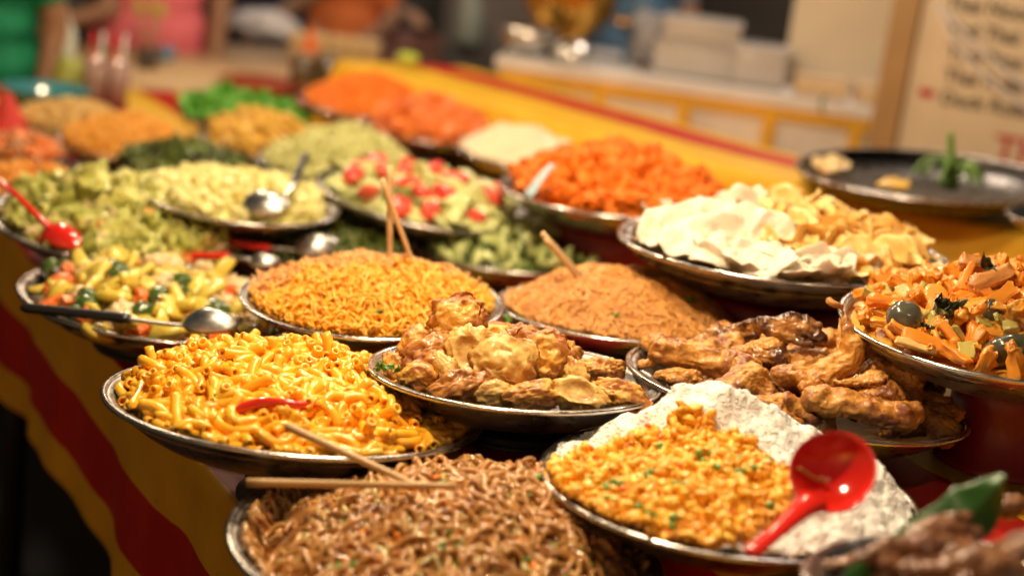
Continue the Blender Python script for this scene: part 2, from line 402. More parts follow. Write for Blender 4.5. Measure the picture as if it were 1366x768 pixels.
# striped cloth: drape, edge and top in one sheet
def cloth():
    E0 = .07; hem = .275
    sec = [(E0-.001, -hem*(1-k/20.), -hem*(1-k/20.)+.105) for k in range(20)]      # (u, dz, stripe coordinate)
    sec += [(E0+.008*(1-math.cos(a)), -.008+.008*math.sin(a), .105+.008*a-.008) for a in (0.0, .5, 1.0, math.pi/2)]
    k = E0+.03
    while k < TU1: sec.append((k, 0., k+.035*max(0, 1-(k-E0)/.3))); k += .06
    sec.append((TU1, 0, TU1)); sec += [(TU1+.004, -.02, TU1+.02), (TU1+.004, -.5, TU1+.5)]
    V = []; U = []; nv = 230; F = []
    for i in range(nv+1):
        v = TV0+(TV1-TV0)*i/nv
        for (u, dz, s) in sec:
            uo = u
            if dz < -.008 and u < .08:
                q = min(1, -dz/hem); uo = u-.003-q*(.006+.013*math.sin(v*15+.8*math.sin(v*7))+.003*math.sin(v*37+2)); dz = dz*(1+.05*math.sin(v*9))
            zz = .0015*noise.noise(Vector((u*9, v*9, 3))) if dz == 0 else 0
            V.append(uv(uo, v, TABZ+dz+zz)); U.append((s+.006*math.sin(v*2.1)-.006, v))
    n = len(sec)
    for i in range(nv):
        for j in range(n-1): F.append([i*n+j, i*n+j+1, (i+1)*n+j+1, (i+1)*n+j])
    o = mobj('tablecloth', V, F, CLOTH, uvs=U); md = o.modifiers.new('thick', 'SOLIDIFY'); md.thickness = .002; md.offset = -1
    tag(o, 'red and yellow striped oilcloth spread over the long table and hanging over its edge', 'tablecloth')
cloth()
# raised shelf along the back of the table with its own cloth
RIDGE = [(1.105, 1.957), (1.20, 1.58), (1.274, 1.26), (1.333, .90), (1.43, .68), (1.58, .44), (1.70, .2), (1.78, -.1), (1.84, -.6), (1.86, -1.2)]
SZ = CAMZ-.50
def cat_(P, n):
    P = np.array(P, float); d = np.r_[0, np.cumsum(np.linalg.norm(np.diff(P, axis=0), axis=1))]; t = np.linspace(0, d[-1], n)
    Q = np.stack([np.interp(t, d, P[:, k]) for k in range(P.shape[1])], 1)
    for _ in range(6): Q[1:-1] = (Q[:-2]+2*Q[1:-1]+Q[2:])/4
    return Q
rd = cat_(RIDGE, 120)
def shelf():
    V = []; U = []; F = []; hgt = SZ-TABZ
    for i, (u, v) in enumerate(rd):
        fold = .010*math.sin(v*13)+.006*math.sin(v*31+1); rr = .03
        near = min(1, max(0, (v-.0)/.6))
        wy = .06+.13*near
        sec = [(-.055+fold*1.2, .004, 0), (-.045+fold, hgt*.3, .06), (-.028+fold*.6, hgt*.65, .13), (-.012, hgt-rr, .17)]
        for a in (.4, .8, 1.2, 1.57): sec.append((-.012+rr*(1-math.cos(a)), hgt-rr+rr*math.sin(a)+.004*math.sin(v*11), .17+rr*a))
        s0 = .17+rr*1.57
        for k in (.02, .05, .08, .11, .14, .17, .2, .24, .28, .32, .36): sec.append((.018+k, hgt+.0008*math.sin(k*90+v*20), s0+k))
        sec += [(.39, hgt-.01, s0+.39), (.392, -.02, s0+.43)]
        for (a, b, s) in sec:
            V.append(uv(u+a, v, TABZ+b)); sy = s0+wy-.02
            U.append((.205+.1*min(1, s/sy) if s < sy else .307+(s-sy)*.75, v))
    n = len(sec)
    for i in range(len(rd)-1):
        for j in range(n-1): F.append([i*n+j, (i+1)*n+j, (i+1)*n+j+1, i*n+j+1])
    o = mobj('shelf_cloth', V, F, CLOTH, uvs=U)
    tag(o, 'yellow cloth with a red stripe draped over the raised shelf behind the bowls', 'cloth')
    P = [uv(u+.02, v, 0)[:2] for u, v in rd[::6]]+[uv(u+.37, v, 0)[:2] for u, v in rd[::-1][::6]]
    V, F = prism(P, TABZ+.003, SZ-.006)
    tag(mobj('shelf', V, F, DWOOD, smooth=False), 'raised wooden shelf under the yellow cloth along the back of the table', 'shelf')
shelf()

PZ = CAMZ-.592
def platform():
    poly = [(.33, -.36), (.33, .10), (1.72, .10), (1.72, -1.23), (.405, -1.23), (.405, -.36)]; rr = .012; V = []; F = []; U = []; n = len(poly); c = (1.0, -.5)
    off = .245
    for dz, g, s_ in ((PZ-TABZ, rr, 0), (PZ-TABZ-rr*.3, rr*.3, .01), (PZ-TABZ-rr, 0, .02), (.003, 0, .1)):
        for k, (u, v) in enumerate(poly):
            gu = g if u < .5 else -g; gv = -g if (v > 0 or (k in (0, 5))) else g
            if k in (0, 5) and g: gv = -g if k == 5 else g
            V.append(uv(u+gu, v+(gv if k not in (0, 5) else g), TABZ+dz)); U.append((u+off-s_, v))
    F.append(list(range(n))[::-1] if False else list(range(n)))
    for r in range(3):
        for k in range(n): q = (k+1) % n; F.append([r*n+k, (r+1)*n+k, (r+1)*n+q, r*n+q])
    V = np.array(V); o = mobj('raised_platform', V, F, CLOTH, uvs=U, smooth=False); bm = bmesh.new(); bm.from_mesh(o.data); bmesh.ops.recalc_face_normals(bm, faces=bm.faces); bm.to_mesh(o.data); bm.free()
    tag(o, 'low raised platform wrapped in striped cloth under the right-hand bowls', 'platform')
platform()
ONP = ('rice', 'chicken', 'curry', 'verm', 'onood', 'fritter', 'crack', 'plate')

# ------------------------------------------------------------------ bowls: rim ellipses (px), diameter (m)
LB = [
 ('noodle', 597, 725, 290, 114, 7.5, .41, 'deep metal bowl of brown fried noodles, nearest at the bottom of the picture', .36, .60),
 ('rice', 971, 648, 251, 83, 8, .37, 'metal bowl holding white rice and orange curry, under the red ladle', .24, .58),
 ('mac', 395, 538, 250, 63, 6, .41, 'metal bowl of yellow macaroni at the edge of the table', .24, .60),
 ('fritter', 687, 499, 196, 45, 5, .33, 'small metal bowl piled with battered fritters in the middle', .25, .58),
 ('chicken', 1061, 519, 227, 49, 11.5, .40, 'metal bowl of browned chicken wings between the rice and the curry', .22, .60),
 ('verm', 830, 416, 170, 36, 6, .35, 'metal bowl of thin brown vermicelli with a pair of chopsticks leaning in it', .25, .58),
 ('onood', 497, 398, 174, 51, 3, .345, 'metal bowl of orange and tan noodles with two upright chopsticks', .24, .58),
 ('crack', 1043, 330, 218, 41.5, 7, .46, 'wide metal bowl of white and yellow crackers below the yellow shelf', .24, .58),
 ('curry', 1359, 439, 235, 63, 9, .41, 'metal bowl of mixed vegetable curry at the right edge', .24, .62),
 ('zucc', 222, 401, 190, 51, 7, .40, 'metal bowl of stir-fried courgette with a black-handled spoon across it', .22, .60),
 ('cabb', 165, 300, 172, 49, 7, .42, 'metal bowl of cabbage and carrot with a red spoon at the left edge', .24, .58),
 ('yel', 318, 262, 136, 34, 7, .34, 'metal bowl of pale yellow cubes with a steel spoon', .22, .58),
 ('spin', 400, 312, 155, 38, 3, .40, 'metal bowl of dark green spinach behind the orange noodles', .22, .58),
 ('green', 693, 334, 138, 29, 4, .36, 'metal bowl of green courgette pieces behind the vermicelli', .24, .58),
 ('cuc', 565, 264, 142, 36, 11, .38, 'metal bowl of sliced cucumber and tomato salad', .22, .60),
 ('carrot', 825, 258, 158, 30, 6, .41, 'metal bowl heaped with bright orange carrot chunks below the shelf', .24, .58),
 ('mash', 700, 205, 92, 20, 8, .30, 'metal bowl with a smooth pale heap of mash', .26, .58),
 ('fca', 490, 138, 92, 20, 6, .335, 'far metal bowl of grated orange carrot next to the shelf', .26, .58),
 ('fcb', 574, 170, 88, 20, 6, .30, 'metal bowl of reddish orange stew pieces behind the mash', .26, .58),
 ('pale', 455, 222, 112, 27, 7, .34, 'metal bowl of pale green shredded cabbage behind the cucumber salad', .24, .58),
 ('let', 325, 156, 84, 16, 5, .30, 'far metal bowl of bright green lettuce', .26, .58),
 ('brn', 352, 190, 85, 20, 8, .285, 'metal bowl of golden brown potato behind the yellow cubes', .26, .58),
 ('fmac', 172, 193, 94, 21, 6, .30, 'metal bowl of orange noodles heaped in the far left group', .26, .58),
 ('dsal', 245, 224, 88, 20, 5, .268, 'metal bowl of dark leafy salad between the orange noodles and yellow cubes', .24, .58),
 ('tan', 98, 163, 76, 17, 4, .26, 'metal bowl of tan noodles in front of the teal bowl', .24, .58),
 ('lor', 38, 256, 92, 24, 4, .252, 'metal bowl of shredded orange carrot cut by the left edge, behind the cabbage', .24, .58),
 ('lred', 30, 200, 62, 13, 4, .19, 'small metal bowl of reddish brown food at the left edge', .3, .58),
 ('top', 1236, 233, 172, 32, 7, .50, 'wide dark empty metal pan standing on the raised shelf', .17, .66),
 ('plate', 1262, 775, 188, 62, 3, .22, 'metal plate with a banana leaf and grilled sausages in the bottom right corner', .2, .62),
]
for r in LB:
    make_bowl(*r[:7], r[7], h=r[8], base=r[9], mat=DARKST if r[0] == 'top' else STEEL, cat='pan' if r[0] == 'top' else ('plate' if r[0] == 'plate' else 'bowl'),
              name='metal_pan' if r[0] == 'top' else ('metal_plate' if r[0] == 'plate' else 'serving_bowl'))
REDPL = plain('dark_red_plastic', (.22, .012, .014), .4, coat=.1); DKPL = plain('black_plastic', (.02, .018, .017), .5)
SUPP = {'crack': 'upturned red basin under the cracker bowl', 'curry': 'upturned red basin lifting the vegetable curry bowl', 'carrot': 'upturned red basin under the carrot chunk bowl',
        'rice': 'upturned black basin under the rice bowl', 'fritter': 'upturned black basin under the bowl of fritters', 'chicken': 'upturned black basin under the chicken wings', 'plate': 'upturned black basin under the corner plate',
        'verm': 'upturned black basin under the vermicelli bowl', 'onood': 'upturned black basin under the orange noodle bowl', 'mac': 'upturned black basin under the macaroni bowl'}
for r in LB:
    k = r[0]; B = BO[k]; bot = B.P-B.R3[:, 2]*B.h; gz = PZ if k in ONP else TABZ if k != 'top' else SZ+.003
    gap = bot[2]-gz-B.R*.6*math.sin(math.acos(min(1, B.R3[2, 2])))
    print('BOWL', k, 'd=%.2f gap=%.3f uv=%.2f %.2f R=%.2f' % (B.d, gap, (B.P-T0)@TN, (B.P-T0)@TD, B.R))
    if gap > .008:
        red = k in ('crack', 'curry', 'carrot'); rt, rb = ((B.R*.30, B.R*.31) if k == 'curry' else (B.R*.5, B.R*.54)) if red else (B.R*.42, B.R*.44) if k != 'mac' else (.07, .072); H = gap-.003
        pr = [(rb+.006, 0), (rb+.008, min(.006, H*.3)), (rb, min(.008, H*.4)), (rt+(rb-rt)*.35, H*.7), (rt+.004, H*.96), (rt-.004, H), (.001, H)]
        V, F = lathe(pr, 64); p = bot.copy(); p[2] = gz+.002; p = p+TN*(.025 if k == 'mac' else 0)
        tag(mobj('upturned_basin', V, F, REDPL if red else DKPL, None, M4(np.eye(3), p)), SUPP.get(k, {'yel': 'upturned black basin under the pale yellow cubes', 'cuc': 'upturned black basin under the salad bowl', 'mash': 'upturned black basin under the mash bowl', 'fca': 'upturned black basin under the far grated carrot bowl', 'fcb': 'upturned black basin under the reddish stew bowl', 'pale': 'upturned black basin under the shredded cabbage', 'let': 'upturned black basin under the lettuce bowl', 'top': 'upturned black basin under the pan on the shelf', 'zucc': 'upturned black basin under the courgette stir-fry', 'cabb': 'upturned black basin under the cabbage and carrot bowl', 'spin': 'upturned black basin under the spinach bowl', 'green': 'upturned black basin under the green courgette bowl', 'fmac': 'upturned black basin under the far orange noodles', 'brn': 'upturned black basin under the golden potato bowl', 'dsal': 'upturned black basin under the dark leafy salad', 'tan': 'upturned black basin under the tan noodle bowl', 'lor': 'upturned black basin under the shredded carrot at the left edge', 'lred': 'upturned black basin under the red relish bowl', 'noodle': 'upturned black basin under the front brown noodle bowl', 'dish': 'upturned black basin under the small dish'}.get(k)), 'basin', 'upturned basins under the bowls')
# ------------------------------------------------------------------ food materials
MAC = food('macaroni', [(.90, .43, .018), (.92, .50, .03), (.86, .36, .015)], 50, .28, .35, .2, .15)
SAUCE = food('cheese_sauce', [(.72, .32, .02), (.8, .42, .04)], 40, .35, .3, 0, .3)
BROWN = food('fried_noodle', [(.34, .12, .03), (.54, .26, .07), (.60, .33, .11), (.44, .18, .045), (.68, .42, .17)], 60, .22, .5, .1, .15)
BROWNB = food('noodle_bed', [(.34, .15, .05), (.42, .2, .07)], 60, .35, .2, 0, .3)
VERM = food('vermicelli', [(.76, .36, .08), (.82, .43, .12), (.68, .29, .055)], 50, .35, .15, .05, .1)
ORN = food('orange_noodle', [(.88, .44, .03), (.92, .52, .05), (.86, .36, .02)], 50, .35, .15, .08, .1)
TANN = food('tan_noodle', [(.82, .44, .14), (.78, .38, .10), (.84, .52, .2)], 50, .4, .1, .05, .1)
RICE = food('white_rice', [(.93, .91, .84), (.96, .94, .89)], 80, .7, 0, .9, 0, rad=(.0016, .0014, .0011))
OCUR = food('orange_curry', [(.86, .34, .02), (.90, .46, .03), (.92, .56, .06), (.88, .38, .03), (.92, .64, .16)], 45, .4, .12, .25, .5)
BATTER = food('batter', [(.78, .37, .05), (.84, .48, .10), (.68, .26, .03)], 35, .45, .18, .15, .7, 220, .35, wear=((.42, .14, .025), .40, .62))
BATTERP = food('pale_batter', [(.84, .58, .19), (.78, .48, .13)], 35, .42, .2, .15, .5, 200, .35, wear=((.50, .22, .045), .46, .72))
BATTERB = food('brown_batter', [(.66, .27, .05), (.74, .36, .08)], 35, .42, .3, .1, .6, 160, .35, wear=((.26, .075, .015), .36, .68))
SKIN = food('roast_skin', [(.62, .25, .035), (.70, .33, .065), (.50, .17, .02)], 28, .42, .16, 0, 1., 170, .4, wear=((.24, .07, .014), .44, .68))
SKIND = food('dark_roast_skin', [(.42, .17, .04), (.50, .24, .06)], 28, .3, .5, .06, .5, 140, .4, wear=((.07, .02, .008), .36, .60))
MEAT = food('grilled_meat', [(.24, .10, .04), (.34, .15, .06)], 25, .35, .3, .05, .5, 120, .4, wear=((.12, .04, .02), .45, .75))
CAR = food('carrot', [(.85, .23, .02), (.88, .30, .03)], 50, .38, .25, .1, .15, wear=((.72, .16, .01), .5, .8))
CARR = food('red_carrot', [(.82, .15, .02), (.84, .22, .03)], 50, .35, .3, .1, .15)
POT = food('curried_potato', [(.76, .32, .025), (.74, .25, .015), (.74, .38, .05)], 45, .4, .25, .1, .25, wear=((.60, .24, .03), .5, .85))
BRWD = food('browned_wedge', [(.50, .20, .05), (.6, .27, .07)], 45, .4, .25, .05, .3, wear=((.25, .08, .02), .48, .8))
AUBS = food('aubergine_skin', [(.045, .05, .04), (.09, .085, .055)], 30, .22, .5, 0, .15)
AUBF = food('aubergine_flesh', [(.42, .36, .08), (.5, .4, .1)], 45, .35, .3, .1, .3)
ZSK = food('courgette_skin', [(.04, .085, .015), (.075, .13, .02)], 60, .22, .5, 0, .1)
ZFL = food('courgette_flesh', [(.74, .56, .07), (.78, .62, .12)], 50, .3, .4, .12, .2)
PALE = food('pale_vegetable', [(.72, .50, .22), (.78, .62, .36)], 50, .38, .3, .12, .3)
HERB = food('herb', [(.07, .2, .02), (.13, .32, .03), (.04, .12, .015)], 60, .4, .2, 0, .2)
PEA = food('pea', [(.12, .26, .03), (.18, .34, .05)], 60, .3, .3, .05, .1)
LEAFM = food('dark_leaf', [(.02, .03, .015), (.04, .05, .02)], 60, .3, .3, 0, .3)
PRAWN = food('prawn_cracker', [(.84, .78, .66), (.80, .73, .60)], 40, .5, .05, .3, .5, 200, .5)
CRISP = food('corn_crisp', [(.84, .55, .16), (.86, .62, .24), (.80, .48, .10)], 30, .42, .15, .2, .4, 170, .45, wear=((.7, .34, .06), .56, .9))
CHILI = food('chilli', [(.62, .02, .012), (.72, .05, .02)], 30, .15, .7, .05, 0)
BAMBOO = food('bamboo', [(.58, .36, .16), (.66, .44, .22)], 30, .5, 0, 0, .1)
REDM = plain('red_plastic', (.72, .022, .012), .16, coat=.6, var=.03)
BLKM = plain('black_handle', (.018, .017, .017), .3, var=.05)

# ------------------------------------------------------------------ macaroni
h = Heap(BO['mac'], .23, -.03, .92, 2.2, (-.12, .2), .05, 4, 1.)
BO['mac'].heap = h
def macaroni(n, L0, rad):
    b = Bat(); V, F = h.base(.008); b.add(V, F, .4, 1)
    for i in range(n):
        x, y = h.rand(.88); nrm = h.n(x, y); lay = random.random(); edge_ = math.hypot(x, y) > .76*h.B.R
        a = (math.atan2(y, x)+1.57+random.choice([0, 0, .5, -.5, .8, -.7])) if edge_ else random.random()*6.28; tdir = np.array([math.cos(a), math.sin(a), 0]); R3 = frame(tdir, nrm+np.random.default_rng(i).normal(0, .08 if edge_ else .32, 3))
        L = L0*random.uniform(.55, 1.25); bend = random.choice([.4, 1., 1.8, 2.6] if edge_ else [.5, 1.0, 1.6, 2.3, 3.1, 3.6])*random.uniform(.7, 1.2); sgn = random.choice([-1, 1])
        t = np.linspace(-.5, .5, 12)*bend; rc = L/bend
        P = np.stack([rc*np.sin(t), sgn*rc*(1-np.cos(t)), .002*np.sin(t*2+i)], 1); P = P@rotm((1, 0, 0), random.uniform(-1.2, 1.2)*(.3 if edge_ else 1)).T
        P -= P.mean(0); c = np.array([x, y, h.z(x, y)+rad*(-.6+2.0*lay)]); P = inside(h.B, P@R3.T+c, rad)
        r = rad*random.uniform(.9, 1.1); s = 9
        V, F = tube(P, r, s, cap=False); n0 = len(V)
        # hollow ends: rim ring, inner ring and a plug set back inside the tube
        ex = []
        for e, q in ((0, 1), (len(P)-1, -1)):
            ring = V[e*s:(e+1)*s]; cc = ring.mean(0); tn = (P[1]-P[0] if e == 0 else P[-2]-P[-1]); tn = tn/np.linalg.norm(tn)
            ex.append((e, q, cc+(ring-cc)*.5, cc+(ring-cc)*.5+tn*r*1.2))
        off = n0
        for e, q, r1, r2 in ex:
            V = np.vstack([V, r1, r2]); o1 = off; o2 = off+s
            for j in range(s):
                k = (j+1) % s; A = [e*s+k, e*s+j, o1+j, o1+k]; B_ = [o1+k, o1+j, o2+j, o2+k]
                F.append(A if q == 1 else A[::-1]); F.append(B_ if q == 1 else B_[::-1])
            F.append([o2+j for j in range(s)]); off += 2*s
        b.add(V, F, random.random(), 0)
    return b
o = macaroni(900, .056, .0056).build('macaroni', [MAC, SAUCE], M=BO['mac'].M)
tag(o, 'glossy yellow macaroni heaped in the bowl at the table edge', 'pasta', kind='stuff')

# ------------------------------------------------------------------ noodle dishes
hn = Heap(BO['noodle'], .34, -.13, .86, 2.2, (.2, .1), .06, 4, 3., ex=lambda X, Y: .16*max(0, X)*(1-X*X-Y*Y)+.05*max(0, Y)-.10*max(0, -X-.5)); BO['noodle'].heap = hn
b = Bat(); V, F = hn.base(.008); b.add(V, F, .5, 1)
strands(hn, 1350, .0029, .09, 80, lambda x, y: 0, 6, 20, .7, 2.6, .86, b, steep=.003)
strands(hn, 80, .0024, .04, 40, lambda x, y: 2, 5, 9, .6, 3.2, .84, b, steep=.002)
for i in range(650):
    x, y = hn.rand(.82); V, F = blob((.009, .0045, .0022), 1, .4, 2, i); R3 = frame(rng.normal(0, 1, 3), hn.n(x, y)+rng.normal(0, .4, 3)); b.add(V@R3.T+np.array([x, y, hn.z(x, y)+.0095]), F, random.random(), random.choice([3, 2, 2, 2, 4, 0, 5]))
o = b.build('fried_noodles', [BROWN, BROWNB, food('bean_sprout', [(.60, .50, .18), (.66, .56, .3)], 50, .3, .4, .1, .1), HERB, CAR, food('purple_onion', [(.30, .12, .16), (.4, .2, .22)], 50, .3, .4, 0, .2)], M=BO['noodle'].M)
tag(o, 'glossy brown fried noodles with sprouts and green bits in the nearest deep bowl', 'noodles', kind='stuff')

hv = Heap(BO['verm'], .29, -.03, .91, 2.4, (.0, .12), .06, 4, 8.); BO['verm'].heap = hv
b = Bat(); V, F = hv.base(.005); b.add(V, F, .3, 0)
strands(hv, 3000, .00095, .085, 60, None, 4, 15, 1.2, 4.5, .9, b)
o = b.build('vermicelli', [VERM], M=BO['verm'].M); tag(o, 'thin light brown vermicelli heaped in the bowl behind the fritters', 'noodles', kind='stuff')

ho = Heap(BO['onood'], .21, -.03, .90, 2.2, (.05, .1), .05, 4, 12.); BO['onood'].heap = ho
def om(x, y):
    k = y*1.1-.32*x-.10+.35*noise.noise(Vector((x*3, y*3, 5)))
    return 1 if k > 0 else 0
b = Bat(); V, F = ho.base(.006); b.add(V, F, .5, 0)
strands(ho, 3000, .0018, .030, 110, om, 5, 9, 1.3, 4.2, .91, b)
for i in range(1500):
    x, y = ho.rand(.9); q = random.uniform(.0018, .0032); V, F = blob((q*1.4, q, q), 1, .6, 2, i); b.add(V@frame(rng.normal(0, 1, 3), rng.normal(0, 1, 3)).T+np.array([x, y, ho.z(x, y)+random.uniform(.002, .008)]), F, random.random(), om(x/ho.B.R, y/ho.B.R))
o = b.build('mixed_noodles', [ORN, TANN], M=BO['onood'].M); tag(o, 'short orange noodles in front and tan ones behind, heaped in one bowl', 'noodles', kind='stuff')

# ------------------------------------------------------------------ rice and curry in one bowl
hr = Heap(BO['rice'], .20, .0, .95, 1.7, (.0, .0), .05, 5, 20., ex=lambda X, Y: .27*math.exp(-(X+.22)**2/.16-(Y-.36)**2/.07)+.13*math.exp(-(X-.3)**2/.12-(Y-.42)**2/.06)+.15*math.exp(-((X-.72)**2+(Y-.1)**2)/.035)+.10*math.exp(-((X-.66)**2+(Y+.3)**2)/.05)); BO['rice'].heap = hr
def incur(X, Y):
    return (((X+.30)/.66)**2+((Y+.40)/.54)**2+.25*noise.noise(Vector((X*4, Y*4, 1)))) < 1
rcl = lambda x, y: .0038*noise.noise(Vector((x*110, y*110, 3)))+.007*noise.noise(Vector((x*45, y*45, 13)))
def incur(X, Y):
    return (((X+.30)/.66)**2+((Y+.40)/.54)**2+.25*noise.noise(Vector((X*4, Y*4, 1)))+.15*noise.noise(Vector((X*14, Y*14, 1)))) < 1
b = Bat(); V, F = hr.base(.0009, 100, 220); V[:-1, 2] += [rcl(v[0], v[1]) for v in V[:-1]]; b.add(V, F, .5, 0)
R_r = hr.B.R; b.m = [1 if incur(sum(V[i][0] for i in f)/len(f)/R_r, sum(V[i][1] for i in f)/len(f)/R_r) else 0 for f in F]
G, GF = ico(1)
for i in range(9000):
    x, y = hr.rand(.95); X, Y = x/hr.B.R, y/hr.B.R
    if incur(X, Y) and random.random() < .93: continue
    cl = rcl(x, y)
    R3 = frame(rng.normal(0, 1, 3), hr.n(x, y)*1.2+rng.normal(0, .2, 3)); L = random.uniform(.0026, .0038)
    b.add((G*np.array([L*1.05, .0016, .0013]))@R3.T+np.array([x, y, hr.z(x, y)+cl+random.uniform(-.0026, -.0014)]), GF, random.random(), 0)
o = b.build('white_rice', [RICE, OCUR], M=BO['rice'].M); tag(o, 'white steamed rice around the orange curry in the bowl with the red ladle', 'rice', kind='stuff')
cc_ = lambda x, y: max(0, .005*noise.noise(Vector((x*38, y*38, 9)))+.003*noise.noise(Vector((x*100, y*100, 29))))*.6
b = Bat(); k = 0
for i in range(22000):
    x, y = hr.rand(.97)
    if not incur(x/hr.B.R, y/hr.B.R): continue
    s = random.choice([.0010, .0011, .0012, .0013, .0014, .0016, .0018, .002, .0024, random.choice([.003, .0055])]); V, F = blob((s*1.4, s, s*.8), 1 if s < .004 else 2, .8, 2.0, i*.37)
    cl = .005*noise.noise(Vector((x*38, y*38, 9)))+.003*noise.noise(Vector((x*100, y*100, 29)))
    b.add(V@frame(rng.normal(0, 1, 3), rng.normal(0, 1, 3)).T+np.array([x, y, hr.z(x, y)+s*.5+max(0, cl)*.6+rcl(x, y)+random.uniform(-.001, .003)]), F, random.random(), 0); k += 1
o = b.build('vegetable_curry', [OCUR], M=BO['rice'].M); tag(o, 'crumbly bright orange curry spread over the white rice', 'curry', kind='stuff')

def place(B, x, y, z, R3): return B.M @ M4(R3, (x, y, z))
# peas, carrot dice and herbs lying in the curry
V, F = blob((.0042, .0042, .0040), 2, .04, 1, 0); pea = mobj('pea', V, F, PEA); tag(pea, 'small green pea lying in the orange curry over the rice', 'pea', 'green peas in the orange curry')
V, F = bevbox(.006, .006, .005, .3); dice = mobj('carrot_dice', V, F, CARR); tag(dice, 'small orange carrot dice lying in the curry over the rice', 'carrot dice', 'carrot dice in the orange curry')
first = {pea: 1, dice: 1}
for src, n, dz in ((pea, 44, .010), (dice, 26, .009)):
    for i in range(n):
        while True:
            x, y = hr.rand(.9)
            if incur(x/hr.B.R, y/hr.B.R): break
        if src is pea and i % 3: x, y = x0+random.uniform(-.013, .013), y0+random.uniform(-.013, .013)
        x0, y0 = x, y
        M = place(hr.B, x, y, hr.z(x, y)+dz-.0035+rcl(x, y)+cc_(x, y), frame(rng.normal(0, 1, 3), rng.normal(0, 1, 3)))
        if first.pop(src, None): src.matrix_world = M
        else: dup(src, M)

# ------------------------------------------------------------------ things set by eye: a point seen at (px, py), d metres away
def onray(B, px, py, off): return at(px, py, B.d-off)
def facing(tiltx, rot=0., up=None):
    """rotation whose z axis looks to the lens, tipped back by tiltx degrees, spun by rot"""
    z = -VIEW; x = FX2; R = np.stack([x, np.cross(z, x), z], 1)
    R = R@rotm((1, 0, 0), R_(-tiltx)); return R@rotm((0, 0, 1), R_(rot))
FX2 = dirw(np.array([1., 0, 0]))
def fritter(i, px, py, w, hh, off, style, tilt, rot, label):
    B = BO['fritter']; p = onray(B, px, py, off); ppm = FPX/(B.d-off); a, c = w/ppm/2, hh/ppm/2
    V, F = ico(5); rad = np.ones(len(V)); k = nz(V, 1.3, i*3.1, 4); k2 = nz(V, 4., i*5.7, 4)
    th = np.arctan2(V[:, 1], V[:, 0]); rr = np.hypot(V[:, 0], V[:, 1]); brown = np.zeros(len(V))
    if style == 'disc':
        V = V*np.array([1, 1, .42]); V = V*(1+.15*k+.02*k2)[:, None]; V[:, 2] += .10*np.sin(rr*4+k*4)+.05*nz(V, 2.2, i, 2); brown = .42*(rr-.60)+.12*k2
    elif style == 'ring':
        rim_ = np.exp(-((rr-.72)/.24)**2); V = V*np.array([1, 1, .28]); V[:, 2] += np.sign(V[:, 2])*rim_*.22; V = V*(1+.12*k+.03*k2)[:, None]; brown = .25*np.exp(-((rr-.40)/.16)**2)-.05
    elif style == 'rough':
        V = V*np.array([1, 1, .7]); k3 = np.abs(nz(V, 2.6, i*7.7, 4)); V = V*(1+.26*k+.18*(.35-k3)+.03*k2)[:, None]; brown = .18*(k3*2-.3)
    elif style == 'cone':
        V = V*np.array([1-.0, 1, .6]); V[:, 0] *= np.where(V[:, 1] > 0, 1-.75*V[:, 1], 1); V = V*(1+.12*k+.04*k2)[:, None]; brown = .25*np.clip(V[:, 1], 0, 1)-.08
    else:
        V = V*np.array([1, 1, .75]); V = V*(1+.24*k+.03*k2)[:, None]; brown = .22*k+.1*k2
    rgd = np.clip(.32-np.abs(nz(V, 3.2, i*2.9+40, 4)), -.2, .32); V = V*(1+({'disc': .02, 'lump': .03, 'rough': .12}.get(style, .03))*rgd*(.4+rr))[:, None]; V[:, :2] *= (1+.55*np.clip(rr-.55, 0, 1)*nz(V*np.array([1, 1, .2]), 2.6, i*1.9+7, 4))[:, None]; V = V*(1+.012*nz(V, 11., i*1.3, 3)+.02*np.clip(nz(V, 7., i*2.3, 2), 0, 1))[:, None]; V = V*np.array([a, c, (a+c)/2*1.1])*1.04
    mat = {'disc': BATTER, 'ring': BATTERP, 'rough': BATTERB, 'cone': BATTERP, 'lump': BATTER}[style]
    if 'pale' in label: mat = BATTERP
    elif 'golden' in label: mat = BATTER
    o = mobj('fritter', V, F, mat, None, M4(facing(tilt, rot), p), brown=brown)
    tag(o, label, 'fritter', 'battered fritters piled in the small bowl')
